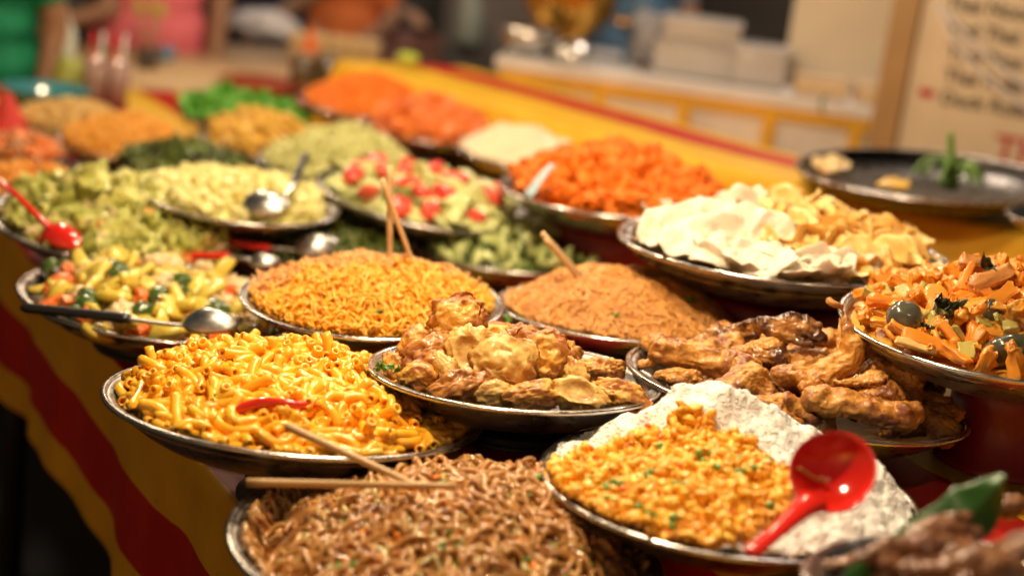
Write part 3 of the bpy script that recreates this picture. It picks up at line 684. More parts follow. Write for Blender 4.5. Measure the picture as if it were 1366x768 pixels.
FR = [
 (612, 424, 78, 60, .00, 'disc', 20, 10, 'golden triangular fritter standing up at the top of the pile'),
 (553, 456, 46, 40, .00, 'lump', 30, 40, 'small golden fritter at the upper left, touching the orange noodles'),
 (580, 474, 84, 52, .025, 'rough', 30, 25, 'rough dark brown fritter at the upper left of the pile'),
 (624, 470, 54, 68, .045, 'ring', 10, 5, 'pale round squid ring fritter standing at the middle of the pile'),
 (672, 479, 88, 78, .06, 'disc', 22, -20, 'large pale flaky fritter at the centre front of the pile'),
 (724, 477, 76, 80, .035, 'disc', 12, 60, 'big round golden fritter with a browned edge, right of the centre'),
 (532, 492, 48, 50, .02, 'lump', 40, 0, 'golden lump at the left rim beside the parsley'),
 (562, 505, 62, 40, .07, 'lump', 40, -8, 'smooth golden fritter low on the left by the rim'),
 (597, 491, 54, 30, .075, 'cone', 20, -60, 'narrow pale fritter wedged below the rough brown one'),
 (612, 517, 78, 46, .10, 'rough', 35, 20, 'curled brown fritter at the front left, on the rim'),
 (655, 526, 60, 36, .10, 'lump', 40, 0, 'pale low fritter under the large flaky one'),
 (706, 530, 84, 36, .10, 'rough', 30, 8, 'lacy brown fritter under the round golden one'),
 (771, 527, 76, 46, .10, 'ring', 25, -15, 'pale squid ring lying at the front right of the pile'),
 (768, 499, 34, 50, .06, 'cone', 0, 15, 'pointed pale fritter sticking up behind the squid ring'),
 (801, 494, 58, 34, -.01, 'rough', 40, 0, 'separate golden brown fritter at the back right of the bowl'),
 (826, 528, 74, 38, .075, 'rough', 35, -10, 'golden fritter lying alone at the right of the squid ring'),
 (640, 505, 70, 50, .0, 'lump', 40, 0, 'golden fritter buried in the middle of the pile'),
 (700, 505, 80, 50, .0, 'lump', 40, 60, 'golden fritter buried right of the middle'),
 (660, 450, 70, 50, -.04, 'disc', 40, 0, 'golden fritter at the back behind the large flaky one'),
 (745, 478, 60, 44, -.04, 'lump', 40, 30, 'golden fritter behind the big round one'),
 (690, 452, 54, 34, -.02, 'rough', 30, 20, 'small brown fritter peeping out behind the top row'),
]
for i, f in enumerate(FR): fritter(i, *f)

# ------------------------------------------------------------------ chicken
def wing_shape(kind, sd):
    r = random.Random(sd); j = lambda a: a*r.uniform(.85, 1.15)
    if kind == 'whole':       # drumette, flat and pointed tip folded in a V
        C = [((-.95, -.25, 0), (-.1, -.45, .05), .17, .33), ((-.1, -.45, .05), (.42, -.2, .1), .33, .30), ((.42, -.2, .1), (.5, .1, .1), .28, .22), ((.5, .1, .1), (.42, .95, .12), .20, .07),
             ((-.5, -.3, .1), (.2, -.3, .15), .14, .16), ((.42, .95, .12), (.25, 1.02, .2), .07, .05)]
    elif kind == 'flat':
        C = [((-.9, 0, 0), (.85, .05, 0), .20, .22), ((-.8, .2, .03), (.8, .26, .03), .15, .13), ((-.95, .08, 0), (-.8, .12, 0), .25, .25), ((.8, .1, 0), (.95, .12, 0), .24, .22)]
    elif kind == 'drum':
        C = [((-.95, .02, 0), (-.2, 0, 0), .13, .20), ((-.2, 0, 0), (.6, -.05, .05), .22, .42), ((.6, -.05, .05), (.8, 0, 0), .38, .28), ((-1.0, .05, 0), (-.9, -.05, 0), .17, .15)]
    elif kind == 'knob':
        C = [((-.5, .1, 0), (.3, .2, .1), .42, .46), ((.3, .2, .1), (.6, -.3, .05), .36, .30), ((-.5, .1, 0), (-.6, -.4, 0), .34, .22), ((0, .5, .1), (.4, .5, .1), .25, .2)]
    elif kind == 'flap':
        C = [((-.8, .1, 0), (0, .25, .1), .16, .26), ((0, .25, .1), (.8, 0, 0), .26, .14), ((-.3, -.1, .05), (.5, -.3, .0), .2, .12), ((.1, .4, .12), (.7, .3, .1), .14, .1)]
    else:                      # tip
        C = [((-.9, -.1, 0), (-.1, 0, 0), .17, .22), ((-.1, 0, 0), (.95, .15, 0), .2, .05), ((-.5, .15, 0), (.2, .2, 0), .14, .1)]
    j = lambda a: a*1.04*r.uniform(.85, 1.15)
    C = [(tuple(np.array(a)+np.array([r.uniform(-.06, .06) for _ in range(3)])), tuple(np.array(b_)+np.array([r.uniform(-.06, .06) for _ in range(3)])), j(r0), j(r1)) for a, b_, r0, r1 in C]
    V, F = capsules(C, 2); V, F = remesh(V, F, .036, 4)
    k = nz(V, 1.6, sd*1.3, 4); k2 = nz(V, 5., sd*2.3, 3); N = V/np.linalg.norm(V, axis=1)[:, None]
    me = bpy.data.meshes.new('q'); me.from_pydata(V.tolist(), [], F); me.update(); N = np.array([v.normal[:] for v in me.vertices]); bpy.data.meshes.remove(me)
    rg = .35-np.abs(nz(V, 2.4, sd*4.1, 3))
    k3 = nz(V, 9., sd*3.3, 2); rg2 = .3-np.abs(nz(V*np.array([1, 2.2, 1]), 3.4, sd*6.1, 3)); V = V+N*(.12*k+.03*k2+.012*k3+.06*rg+.035*rg2)[:, None]; return V, F, .24*k+.12*k2-.10*rg2
def wing(i, px, py, w, rot, tilt, off, kind, dark, label, flip=1):
    B = BO['chicken']; p = onray(B, px, py, off); s = w/(FPX/(B.d-off))/2*(1.1 if i < 40 else .95)
    V, F, br = wing_shape(kind, i+1); V = V*s*np.array([1, flip, 1])
    if flip < 0: F = [f[::-1] for f in F]
    o = mobj('chicken_wing', V, F, SKIND if dark else SKIN, None, M4(facing(tilt, rot), p), brown=br)
    tag(o, label, 'chicken wing', 'browned chicken wings heaped in one bowl')
WG = [
 (944, 467, 95, -8, 35, -.03, 'drum', 0, 'light golden drumette at the back left of the heap'),
 (882, 480, 60, 10, 35, .03, 'tip', 0, 'pale wing end at the far left by the rim'),
 (940, 487, 118, -14, 30, .04, 'flat', 0, 'long pale wing piece slanting down at the left'),
 (906, 506, 66, -10, 40, .06, 'flap', 0, 'small folded wing piece at the left front by the rim'),
 (992, 520, 84, 20, 25, .08, 'knob', 0, 'knobbly joint end at the front left behind the white rice'),
 (1006, 466, 66, 6, 35, .02, 'drum', 0, 'smooth golden drumette in the middle back', ),
 (990, 445, 62, 15, 30, -.04, 'flap', 1, 'dark brown curled skin piece at the back of the heap'),
 (1054, 444, 92, -10, 35, .0, 'flap', 1, 'dark charred flat piece at the top middle'),
 (1102, 474, 122, 8, 5, .06, 'whole', 0, 'large whole wing at the centre with its pointed tip sticking up'),
 (1030, 484, 62, -30, 35, .03, 'knob', 1, 'dark joint tucked left of the large centre wing'),
 (1082, 522, 76, -40, 30, .09, 'flap', 0, 'ragged torn wing piece in the middle front'),
 (1150, 508, 62, 5, 35, .08, 'drum', 0, 'small golden drumette below the large wing'),
 (1192, 508, 84, -22, 30, .06, 'knob', 0, 'plump brown joint at the right side of the heap'),
 (1150, 549, 126, -12, 30, .12, 'flat', 0, 'long glossy wing piece lying at the very front'),
 (1047, 548, 84, -18, 35, .11, 'flap', 0, 'rough golden wing piece at the front left of the long one'),
 (1158, 531, 92, -4, 35, .08, 'drum', 0, 'golden drumette lying behind the long front piece'),
 (1206, 553, 56, 20, 35, .08, 'knob', 0, 'small brown joint at the front right'),
 (1247, 568, 84, 8, 40, .05, 'tip', 0, 'thin wing tip pointing right over the rim'),
 (1030, 508, 58, -50, 30, .06, 'tip', 1, 'blackened piece between the joint end and the torn piece'),
 (1170, 462, 74, -60, 30, -.02, 'flat', 1, 'dark wing piece at the back right beneath the curry bowl'),
 (1087, 450, 60, 0, 40, -.04, 'drum', 0, 'yellowish drumette behind the tip of the large wing'),
 (1216, 494, 80, -50, 35, -.02, 'flat', 1, 'dark wing piece at the far right edge of the heap'),
 (1085, 500, 110, 0, 60, .0, 'knob', 0, 'wing joint in the middle of the heap, mostly covered'),
 (1010, 500, 100, 0, 60, -.02, 'knob', 0, 'wing joint under the left pieces, mostly covered'),
 (1150, 490, 110, 0, 60, -.03, 'knob', 0, 'wing joint under the right pieces, mostly covered'),
 (1125, 462, 70, 80, 20, -.01, 'tip', 0, 'golden wing tip standing behind the large wing'),
 (960, 508, 70, 10, 50, .03, 'tip', 0, 'golden wing tip lying low behind the rice peak'),
]
for i, w_ in enumerate(WG): wing(i, *w_)

FW = [(1205, 522), (1228, 545), (1185, 515), (1212, 500), (1100, 500), (1238, 556), (1160, 480), (1060, 520), (1190, 560), (1020, 560), (985, 535), (905, 478), (965, 470), (1020, 462), (1075, 470), (1120, 500), (1165, 490), (1190, 530), (930, 500), (975, 505), (1060, 500), (1110, 530), (1180, 548), (1130, 470), (1010, 530), (1222, 530), (1095, 545), (1075, 565), (960, 455), (1000, 480), (1195, 470)]
for i, (x, y) in enumerate(FW):
    wing(40+i, x, y, random.uniform(75, 105), random.uniform(-60, 60), random.uniform(20, 50), (y-490)/1136*1.9-.035, ['drum', 'flat', 'knob', 'flap', 'tip'][i % 5], i % 3 == 0, 'chicken wing piece mostly covered by the pieces lying on it')
# ------------------------------------------------------------------ piece shapes (unit metres, mesh data shared by copies)
def chip(r, a, b_, rip, th, sd, n=9, seg=26, tri=0.):
    V = []; F = []; q = random.Random(sd); ph = q.random()*6
    def zf(x, y): return a*(x*x)/r+b_*(y*y)/r+rip*r*noise.fractal(Vector((x/r*1.6+sd, y/r*1.6, sd)), 1., 2., 3)
    for side in (1, -1):
        V.append([0, 0, zf(0, 0)+side*th])
        for i in range(1, n+1):
            for j in range(seg):
                t = 2*math.pi*j/seg; R = r*i/n*(1+.12*noise.noise(Vector((math.cos(t)*1.5+sd, math.sin(t)*1.5, 0)))+tri*math.cos(3*t+ph)+.03*math.sin(9*t+ph)*(i/n)**3)
                x, y = R*math.cos(t), R*math.sin(t); e = th*(1-(i/n)**4*.85)*(1+.5*noise.noise(Vector((x*300+sd, y*300, side)))); V.append([x, y, zf(x, y)+side*e])
    h = 1+n*seg
    for s_, o in ((1, 0), (-1, h)):
        for j in range(seg): f = [o, o+1+j, o+1+(j+1) % seg]; F.append(f if s_ > 0 else f[::-1])
        for i in range(n-1):
            for j in range(seg):
                k = (j+1) % seg; A = o+1+i*seg; f = [A+j, A+seg+j, A+seg+k, A+k]; F.append(f if s_ > 0 else f[::-1])
    A = 1+(n-1)*seg
    for j in range(seg): k = (j+1) % seg; F.append([A+j, h+A+j, h+A+k, A+k])
    return np.array(V), F
def soft(V, F, amp, s, sd):
    bm = bmesh.new(); vs = [bm.verts.new(v) for v in V]
    for f in F: bm.faces.new([vs[i] for i in f])
    bmesh.ops.subdivide_edges(bm, edges=bm.edges[:], cuts=3, use_grid_fill=True); [bmesh.ops.smooth_vert(bm, verts=bm.verts[:], factor=.5, use_axis_x=True, use_axis_y=True, use_axis_z=True) for _ in range(4)]
    V = np.array([v.co[:] for v in bm.verts]); F = [[v.index for v in f.verts] for f in bm.faces]; bm.verts.index_update(); F = [[v.index for v in f.verts] for f in bm.faces]; bm.free()
    c = V.mean(0); L = np.abs(V-c).max(); k = nz((V-c)/L, s, sd, 3); md = np.ptp(V, axis=0).min()
    dv = np.stack([nz((V-c)/L, s*1.3, sd+q*9.1, 3) for q in range(3)], 1); V = c+(V-c)*(1+amp*k)[:, None]+dv*md*amp*1.3; return V, F
def wedge(L, w, t, tap, sd, amp=.12):
    V, F = bevbox(L, w, t, .28, 2); x = V[:, 0]/L; f = 1-tap*(x+.5); V[:, 1] *= f; V[:, 2] *= 1-.6*tap*(x+.5); V[:, 2] += .12*L*(x*x)*(-1)**sd
    return soft(V, F, amp, 2.2, sd*1.7)
def cutdisc(r, t, squash, sd, amp=.06):
    V, F = lathe([(.001, -t/2), (r*.7, -t/2), (r*.95, -t/2*.9), (r, 0), (r*.95, t/2*.9), (r*.7, t/2), (.001, t/2)], 22); V[:, 1] *= squash; V = V*(1+amp*nz(V/r, 2., sd, 2))[:, None]; return V, F
def halfmoon(r, t, sd):
    """half slice of courgette: flesh plus a skin band part"""
    n = 14; P = [[r*math.cos(math.pi*i/n), r*.85*math.sin(math.pi*i/n)] for i in range(n+1)]
    V, F = prism([p for p in P], -t/2, t/2); V = V*(1+.05*nz(V/r, 2., sd, 2))[:, None]
    b = Bat(); Vs = []; k = 1.045
    for p in P: Vs += [[p[0]*.985, p[1]*.985, -t/2*1.02], [p[0]*k, p[1]*k, -t/2*.9], [p[0]*k, p[1]*k, t/2*.9], [p[0]*.985, p[1]*.985, t/2*1.02]]
    Fs = []
    for i in range(n):
        for j in range(4): q = (j+1) % 4; Fs.append([i*4+j, i*4+q, (i+1)*4+q, (i+1)*4+j])
    Fs.append([0, 1, 2, 3]); Fs.append([n*4+3, n*4+2, n*4+1, n*4]); return V, F, np.array(Vs), Fs
def scatter(h, protos, n, dmin, dz, labelgroup, rmax=.86, tilt=.7, dens=None, regions=None):
    """n separate pieces on the heap; the first of each kind is the prototype itself"""
    used = set(); pts = spread(h, n, dmin, rmax, dens)
    for i, (x, y) in enumerate(pts):
        o = protos[i % len(protos)] if regions is None else random.choice(regions(x/h.B.R, y/h.B.R))
        sc = random.uniform(.82, 1.18); R3 = frame(rng.normal(0, 1, 3), h.n(x, y)+rng.normal(0, tilt, 3))
        M = h.B.M @ M4(R3, (x, y, h.z(x, y)+dz*random.uniform(.4, 1.5)), sc)
        if o.name in used: dup(o, M)
        else: used.add(o.name); o.matrix_world = M
    for o in protos:
        if o.name not in used:
            for c in list(o.children): bpy.data.objects.remove(c)
            bpy.data.objects.remove(o)
def piece(name, V, F, m, label, cat, group, parts=()):
    o = mobj(name, V, F, m); tag(o, label, cat, group)
    for pn, pv, pf, pm in parts: mobj(pn, pv, pf, pm, o)
    return o
def bed(key, h, mat, name, label, cat, drop=.008, extra=None, kind='stuff'):
    b = Bat(); V, F = h.base(drop); V[:, 2] += .004*np.array([noise.noise(Vector((v[0]*60, v[1]*60, 2))) for v in V]); b.add(V, F, .5, 0); mats = [mat]
    if extra: mats += extra(b)
    o = b.build(name, mats, M=BO[key].M); tag(o, label, cat, kind=kind); return o

def hero(name, V, F, m, B, px, py, off, tilt, rot, label, cat, group=None, parts=()):
    o = mobj(name, V, F, m, None, M4(facing(tilt, rot), onray(B, px, py, off))); tag(o, label, cat, group)
    for pn, pv, pf, pm in parts: mobj(pn, pv, pf, pm, o)
    return o
# ------------------------------------------------------------------ crackers
hc = Heap(BO['crack'], .11, -.03, .90, 1.9, (.06, .1), .03, 4, 31., ex=lambda X, Y: .10*math.exp(-((X-.12)**2+(Y-.25)**2)/.10)+.04*math.exp(-((X+.4)**2+(Y-.1)**2)/.1))
bed('crack', hc, CRISP, 'broken_crackers', 'broken cracker crumbs lying beneath the white and yellow crackers', 'crackers', .016)
white = [piece('prawn_cracker', *chip(.033, a*.9, b_*.9, .24, .005, k+.3, tri=.06), PRAWN, 'puffy white prawn cracker in the left half of the cracker bowl', 'cracker', 'white prawn crackers') for k, (a, b_) in enumerate([(.5, .3), (.7, -.2), (.3, .5), (-.5, .5)])]
yellow = [piece('corn_crisp', *chip(.029, a*.5, b_*.5, .25, .0015, k+.7, tri=.03), CRISP, 'curled yellow crisp heaped in the right half of the cracker bowl', 'crisp', 'yellow corn crisps') for k, (a, b_) in enumerate([(.7, .2), (.9, -.3), (.4, .6), (-.7, .6), (1.1, .1)])]
wreg = lambda X, Y: X < -.22+.25*Y or (Y < -.50 and X < .45)
for k, (px, py, off, r, tl) in enumerate([(884, 310, .06, .034, 25), (922, 322, .09, .036, 30), (962, 322, .10, .038, 20), (1002, 302, .08, .036, 15), (905, 328, .12, .028, 45), (950, 340, .16, .028, 50), (1004, 344, .16, .028, 45), (962, 292, .03, .036, 25), (1030, 318, .10, .032, 20), (988, 284, .0, .034, 20), (1096, 350, .15, .024, 45), (1150, 352, .14, .022, 45), (930, 298, .02, .034, 25), (1040, 346, .15, .026, 50)]):
    V, F = chip(r*1.05, .35, -.4 if k % 2 else .25, .22, .0055, k+60.5, tri=.04); hero('prawn_cracker', V, F, PRAWN, BO['crack'], px, py, off, tl, 50*k, 'puffy white prawn cracker in the left half of the cracker bowl', 'cracker', 'white prawn crackers')
scatter(hc, white, 34, .040, .008, None, .84, .3, dens=lambda X, Y: 1. if wreg(X, Y) else 0.)
scatter(hc, yellow, 120, .024, .011, None, .84, .45, dens=lambda X, Y: 0. if wreg(X, Y) else 1.)

# ------------------------------------------------------------------ mixed vegetable curry at the right
POT2 = food('curry_sauce', [(.72, .32, .03), (.78, .40, .05), (.62, .24, .02)], 60, .3, .4, .1, .5)
CARC = food('curry_carrot', [(.82, .25, .02), (.84, .34, .03), (.74, .20, .015)], 50, .34, .35, .1, .3, wear=((.6, .2, .02), .5, .8))
hq = Heap(BO['curry'], .27, -.01, .95, 1.8, (.12, .2), .05, 4, 41.)
bed('curry', hq, POT2, 'curry_bed', 'soft orange curry under the chunks of vegetable at the right edge', 'curry', .010)
GL = 'chunks of vegetable in the curry at the right'
cp = []
for k in range(5): cp.append(piece('potato_wedge', *wedge(.036, .019, .014, .35, k, .17), POT, 'orange coated potato wedge in the curry bowl at the right edge', 'potato wedge', GL+', potato'))
for k in range(4): cp.append(piece('carrot_stick', *wedge(.034, .015, .012, .5, k+9, .17), CARC, 'bright orange carrot stick in the curry bowl at the right edge', 'carrot stick', GL+', carrot'))
for k in range(2): cp.append(piece('carrot_slice', *cutdisc(.014, .006, .8, k), CARC, 'slanted orange carrot slice in the curry bowl at the right edge', 'carrot slice', GL+', carrot slice'))
for k in range(2): cp.append(piece('pepper_chunk', *wedge(.022, .017, .007, .2, k+20), AUBF, 'olive green pepper chunk in the curry bowl at the right edge', 'pepper chunk', GL+', pepper'))
cp.append(piece('chickpea', *blob((.008, .007, .007), 3, .12, 1.5, 3), POT, 'small round yellow chickpea in the curry bowl at the right edge', 'chickpea', GL+', chickpea'))
for k in range(3): cp.append(piece('onion_strip', *wedge(.030, .010, .006, .4, k+30, .25), POT2, 'soft orange strip of onion in the curry bowl at the right edge', 'onion strip', GL+', onion'))
scatter(hq, cp, 300, .0155, .007, None, .9, .75)
Q = BO['curry']
def aub(sx, sy, sz, sd):
    V, F = ico(4); V[:, 2] = np.where(V[:, 2] < -.1, -.1+.12*(V[:, 2]+.1), V[:, 2]); V = V*(1+.08*nz(V, 1.6, sd, 3))[:, None]; top = V*np.array([sx, sy, sz])
    W_, G_ = ico(4); W_ = W_*np.array([.96, .96, .35]); W_[:, 2] -= .16; W_ = W_*(1+.06*nz(W_, 2, sd, 3))[:, None]
    return top, F, W_*np.array([sx, sy, sz]), G_
for (px, py, w_, hh, off, tl, rt, lb) in [(1207, 425, 50, 50, .075, 30, 20, 'grey skinned aubergine chunk at the left of the curry'), (1346, 472, 80, 46, .13, 30, 5, 'dark skinned aubergine chunk at the front right edge of the curry'), (1320, 418, 26, 40, .06, 0, -20, 'aubergine piece with a dark rim in the middle of the curry')]:
    ppm = FPX/(Q.d-off); V, F, V2, F2 = aub(w_/ppm/2, hh/ppm/2, w_/ppm/2.2, px)
    hero('aubergine_chunk', V, F, AUBS, Q, px, py, off, tl, rt, lb, 'aubergine', 'aubergine chunks', parts=[('flesh', V2, F2, AUBF)])
for (px, py, L, w_, off, rt, m, tp, lb, cat) in [
 (1320, 374, 68, 26, .03, 24, BRWD, .15, 'browned roasted wedge lying across the top of the curry', 'roasted wedge'),
 (1297, 352, 34, 22, .0, -10, BRWD, .3, 'small brown capped chunk at the very top of the curry', 'roasted chunk'),
 (1240, 458, 76, 22, .12, -24, POT, .15, 'long ribbed potato wedge at the front of the curry', 'potato wedge'),
 (1222, 462, 56, 12, .125, -22, CRISP, .3, 'thin yellow wedge at the front rim of the curry', 'yellow wedge'),
 (1277, 456, 66, 16, .12, -62, POT, .8, 'pointed orange spike of potato at the front of the curry', 'potato wedge'),
 (1298, 452, 52, 26, .11, 78, CAR, .55, 'upright pointed carrot wedge at the front of the curry', 'carrot wedge'),
 (1252, 436, 42, 30, .09, 80, AUBF, .1, 'olive green pepper block beside the grey aubergine', 'pepper block'),
 (1275, 418, 46, 14, .07, -38, CARR, .6, 'bright red orange carrot stick beside the dark leaf', 'carrot stick'),
 (1312, 478, 36, 16, .13, -10, CARR, .2, 'bright orange carrot piece at the front rim', 'carrot piece'),
 (1356, 426, 46, 36, .08, 70, CAR, .1, 'large orange carrot disc at the right edge of the photo', 'carrot disc'),
 (1332, 400, 62, 26, .05, 35, POT, .2, 'large potato wedge right of the browned wedge', 'potato wedge'),
 (1288, 372, 50, 18, .02, 60, CAR, .5, 'pointed orange piece left of the browned wedge', 'carrot piece'),
 (1180, 402, 48, 18, .03, -5, CAR, .3, 'orange carrot wedge near the left rim of the curry', 'carrot wedge'),
 (1205, 440, 40, 18, .09, -40, POT, .3, 'orange potato wedge below the grey aubergine', 'potato wedge')]:
    ppm = FPX/(Q.d-off); V, F = wedge(L/ppm, w_/ppm, w_/ppm*.8, tp, int(px) % 7, .14); hero('vegetable_chunk', V, F, m, Q, px, py, off, 30, rt, lb, cat)
def leafcurl(r, sd):
    V, F = chip(r, 1.2, -.5, 1.1, .0006, sd, 8, 20, .2); V[:, 1] *= .45; return V, F
for k, (px, py, off, r) in enumerate([(1258, 405, .085, .014), (1268, 416, .09, .014), (1250, 412, .085, .011), (1318, 352, .02, .012), (1236, 436, .1, .008)]):
    V, F = leafcurl(r, k+.2); hero('curry_leaf', V, F, LEAFM, Q, px, py, off, 20, 40*k, 'dark shrivelled leaf lying among the curry chunks', 'leaf', 'dark shrivelled leaves in the curry')

# ------------------------------------------------------------------ courgette stir-fry at the left
GOLDZ = food('stir_fry_base', [(.62, .36, .06), (.5, .4, .08), (.7, .3, .06)], 60, .3, .4, 0, .4)
hz = Heap(BO['zucc'], .12, -.05, .90, 2., (-.15, .2), .05, 4, 51., ex=lambda X, Y: -.10*max(0, X-.35))
bed('zucc', hz, GOLDZ, 'stir_fry_bed', 'small pale pieces under the courgette and carrot stir-fry', 'stir-fry', .010)
GZ = 'pieces in the courgette stir-fry'; zp = []
for k, r in enumerate((.025, .029, .022)):
    V, F, V2, F2 = halfmoon(r, .011, k); o = piece('courgette_slice', V, F, ZFL, 'yellow courgette slice with green skin in the stir-fry', 'courgette slice', GZ+', courgette', [('skin', V2, F2, ZSK)]); zp += [o, o]
for k in range(2): V, F, V2, F2 = aub(.020, .017, .016, k+.5); zp.append(piece('courgette_end', V, F, ZSK, 'dark green courgette chunk in the stir-fry', 'courgette chunk', GZ+', dark green', [('flesh', V2, F2, ZFL)]))
for k in range(3): zp.append(piece('carrot_chunk', *wedge(.026, .018, .014, .15, k+3), CARR, 'orange carrot chunk in the courgette stir-fry', 'carrot chunk', GZ+', carrot'))
for k in range(3): zp.append(piece('cauliflower_piece', *blob((.021, .016, .014), 4, .5, 2.6, k), PALE, 'pale cauliflower piece in the courgette stir-fry', 'cauliflower', GZ+', pale'))
scatter(hz, list(dict.fromkeys(zp)), 130, .021, .010, None, .88, .7, regions=lambda X, Y: zp[:11]+zp[:8]+zp[12:13] if X < .35 else zp[-3:]+zp[:3]+zp[8:10])

# ------------------------------------------------------------------ cubes, carrots, salad, green pieces
hy = Heap(BO['yel'], .13, -.01, .93, 2., (-.05, .1), .04, 4, 61.)
CUBE = food('yellow_cube', [(.86, .74, .24), (.84, .80, .36), (.88, .70, .22)], 50, .3, .4, .3, .1)
bed('yel', hy, CUBE, 'cube_bed', 'juicy pulp under the pale yellow cubes', 'fruit', .010)
cu = [piece('yellow_cube', *soft(*bevbox(.018, .016, .015, .2), .1, 2, k), CUBE, 'pale yellow cube in the bowl with the steel spoon', 'fruit cube', 'pale yellow cubes') for k in range(3)]
scatter(hy, cu, 120, .017, .006, None, .85, .8)
CARD = food('far_carrot_chunk', [(.92, .20, .004), (.94, .28, .01)], 50, .55, .0, .1, .2)
hk = Heap(BO['carrot'], .34, -.02, .93, 1.5, (-.05, .1), .07, 4, 71.)
bed('carrot', hk, CAR, 'carrot_bed', 'soft carrot mass under the orange carrot chunks', 'carrot', .010)
ck = [piece('carrot_chunk', *wedge(.034, .024, .020, .2, k+2, .35), CARD, 'bright orange carrot chunk in the heap below the yellow shelf', 'carrot chunk', 'orange carrot chunks heaped by the shelf') for k in range(4)]
scatter(hk, ck, 160, .021, .009, None, .86, .9)
hg = Heap(BO['green'], .22, -.03, .93, 2., (.1, .1), .05, 4, 81.)
GRN = food('olive_green', [(.10, .17, .03), (.22, .30, .06), (.05, .09, .02), (.40, .44, .14)], 60, .35, .3, .05, .3)
bed('green', hg, GRN, 'greens_bed', 'small green pieces under the courgette slices behind the vermicelli', 'greens', .008)
PGF = food('pale_green', [(.46, .52, .16), (.56, .60, .24)], 50, .32, .35, .15, .2)
gg = []
for k, r in enumerate((.015, .018)):
    V, F, V2, F2 = halfmoon(r, .010, k+.4); gg.append(piece('courgette_slice', V, F, PGF, 'pale green courgette slice in the bowl behind the vermicelli', 'courgette slice', 'green courgette slices', [('skin', V2, F2, ZSK)]))
gg.append(piece('bean_piece', *wedge(.026, .010, .010, .2, 5), GRN, 'dark green bean piece in the bowl behind the vermicelli', 'bean', 'green bean pieces'))
scatter(hg, gg, 170, .016, .007, None, .88, .9)
hs = Heap(BO['cuc'], .13, -.01, .93, 2., (.2, .1), .05, 4, 91.)
CUCF = food('cucumber_flesh', [(.60, .64, .22), (.68, .70, .32)], 50, .3, .4, .3, .15); CUCS = food('cucumber_skin', [(.14, .26, .05), (.22, .34, .08)], 50, .3, .3)
TOM = food('tomato', [(.72, .05, .03), (.78, .10, .05)], 40, .2, .6, .2, .1)
bed('cuc', hs, CUCF, 'salad_bed', 'chopped cucumber under the cucumber and tomato salad', 'salad', .010)
sl = []
for k, r in enumerate((.026, .022)):
    V, F = cutdisc(r, .005, .95, k); V2, F2 = lathe([(r*.97, -.0028), (r*1.04, -.002), (r*1.04, .002), (r*.97, .0028), (r*.97, -.0028)], 22); V2[:, 1] *= .95
    sl.append(piece('cucumber_slice', V, F, CUCF, 'round pale cucumber slice in the salad', 'cucumber slice', 'cucumber slices in the salad', [('peel', V2, F2, CUCS)]))
tm = [piece('tomato_wedge', *blob((.028, .017, .013), 3, .25, 1.5, k), TOM, 'bright red tomato wedge in the cucumber salad', 'tomato wedge', 'tomato wedges in the salad') for k in range(2)]
scatter(hs, sl, 80, .020, .006, None, .88, .5); scatter(hs, tm, 20, .055, .011, None, .85, .4)

# ------------------------------------------------------------------ heaps too far and soft to count
def leaves(h, n, sz, mi, b, amp=.5, rmax=.88, dens=None):
    for i in range(n):
        x, y = h.rand(rmax, dens); r = sz*random.uniform(.6, 1.3)
        V, F = chip(r, random.uniform(-.6, .9), random.uniform(-.6, .9), amp, .0008, random.random()*50, 3, 10, .1)
        V = V*np.array([1, random.uniform(.4, .9), 1]); b.add(V@frame(rng.normal(0, 1, 3), h.n(x, y)+rng.normal(0, .7, 3)).T+np.array([x, y, h.z(x, y)+r*.35*random.random()+.002]), F, random.random(), random.choice(mi))
def lumps(h, n, sz, mi, b, el=(1.6, 1, .8), rmax=.88):
    for i in range(n):
        x, y = h.rand(rmax); r = sz*random.uniform(.6, 1.3); V, F = blob((r*el[0], r*el[1], r*el[2]), 2, .35, 1.8, i*.71)
        b.add(V@frame(rng.normal(0, 1, 3), h.n(x, y)+rng.normal(0, .5, 3)).T+np.array([x, y, h.z(x, y)+r*.4]), F, random.random(), random.choice(mi))
CAB = food('cabbage', [(.58, .58, .14), (.70, .66, .22), (.44, .48, .09), (.76, .70, .32)], 50, .35, .3, .15, .3)
SPN = food('spinach', [(.06, .10, .015), (.13, .17, .03), (.22, .22, .04)], 60, .3, .5, 0, .3)
LET = food('lettuce', [(.09, .36, .03), (.16, .48, .05), (.07, .26, .02)], 40, .4, .1, .1, .2)
SHR = food('shredded_cabbage', [(.66, .66, .22), (.76, .74, .34), (.56, .58, .16)], 50, .4, .15, .15, .3)
MASH = food('mash', [(.80, .66, .44), (.84, .72, .50)], 30, .5, .1, .3, .3, 60)
ORC = food('grated_carrot', [(.92, .24, .006), (.94, .32, .012)], 50, .42, .15, .1, .2)
REDO = food('red_stew', [(.80, .16, .02), (.84, .26, .03)], 50, .35, .3, .1, .2)
GOLD = food('golden_potato', [(.74, .42, .05), (.80, .50, .08), (.64, .32, .03)], 40, .4, .25, .1, .3)
def heap_of(key, name, label, cat, H, edge, p, off, mats, fn, bump=.05, drop=.008, seed=0., ex=None, rf=.93):
    h = Heap(BO[key], H, edge, rf, p, off, bump, 4, seed, ex); b = Bat(); V, F = h.base(drop); b.add(V, F, .5, 0); fn(h, b)
    o = b.build(name, mats, M=BO[key].M); tag(o, label, cat, kind='stuff'); return h
def cab_fn(h, b):
    leaves(h, 380, .026, [0], b, .5); lumps(h, 300, .009, [0, 1, 1], b, (3.2, .8, .6)); lumps(h, 75, .010, [2], b); lumps(h, 34, .012, [3], b)
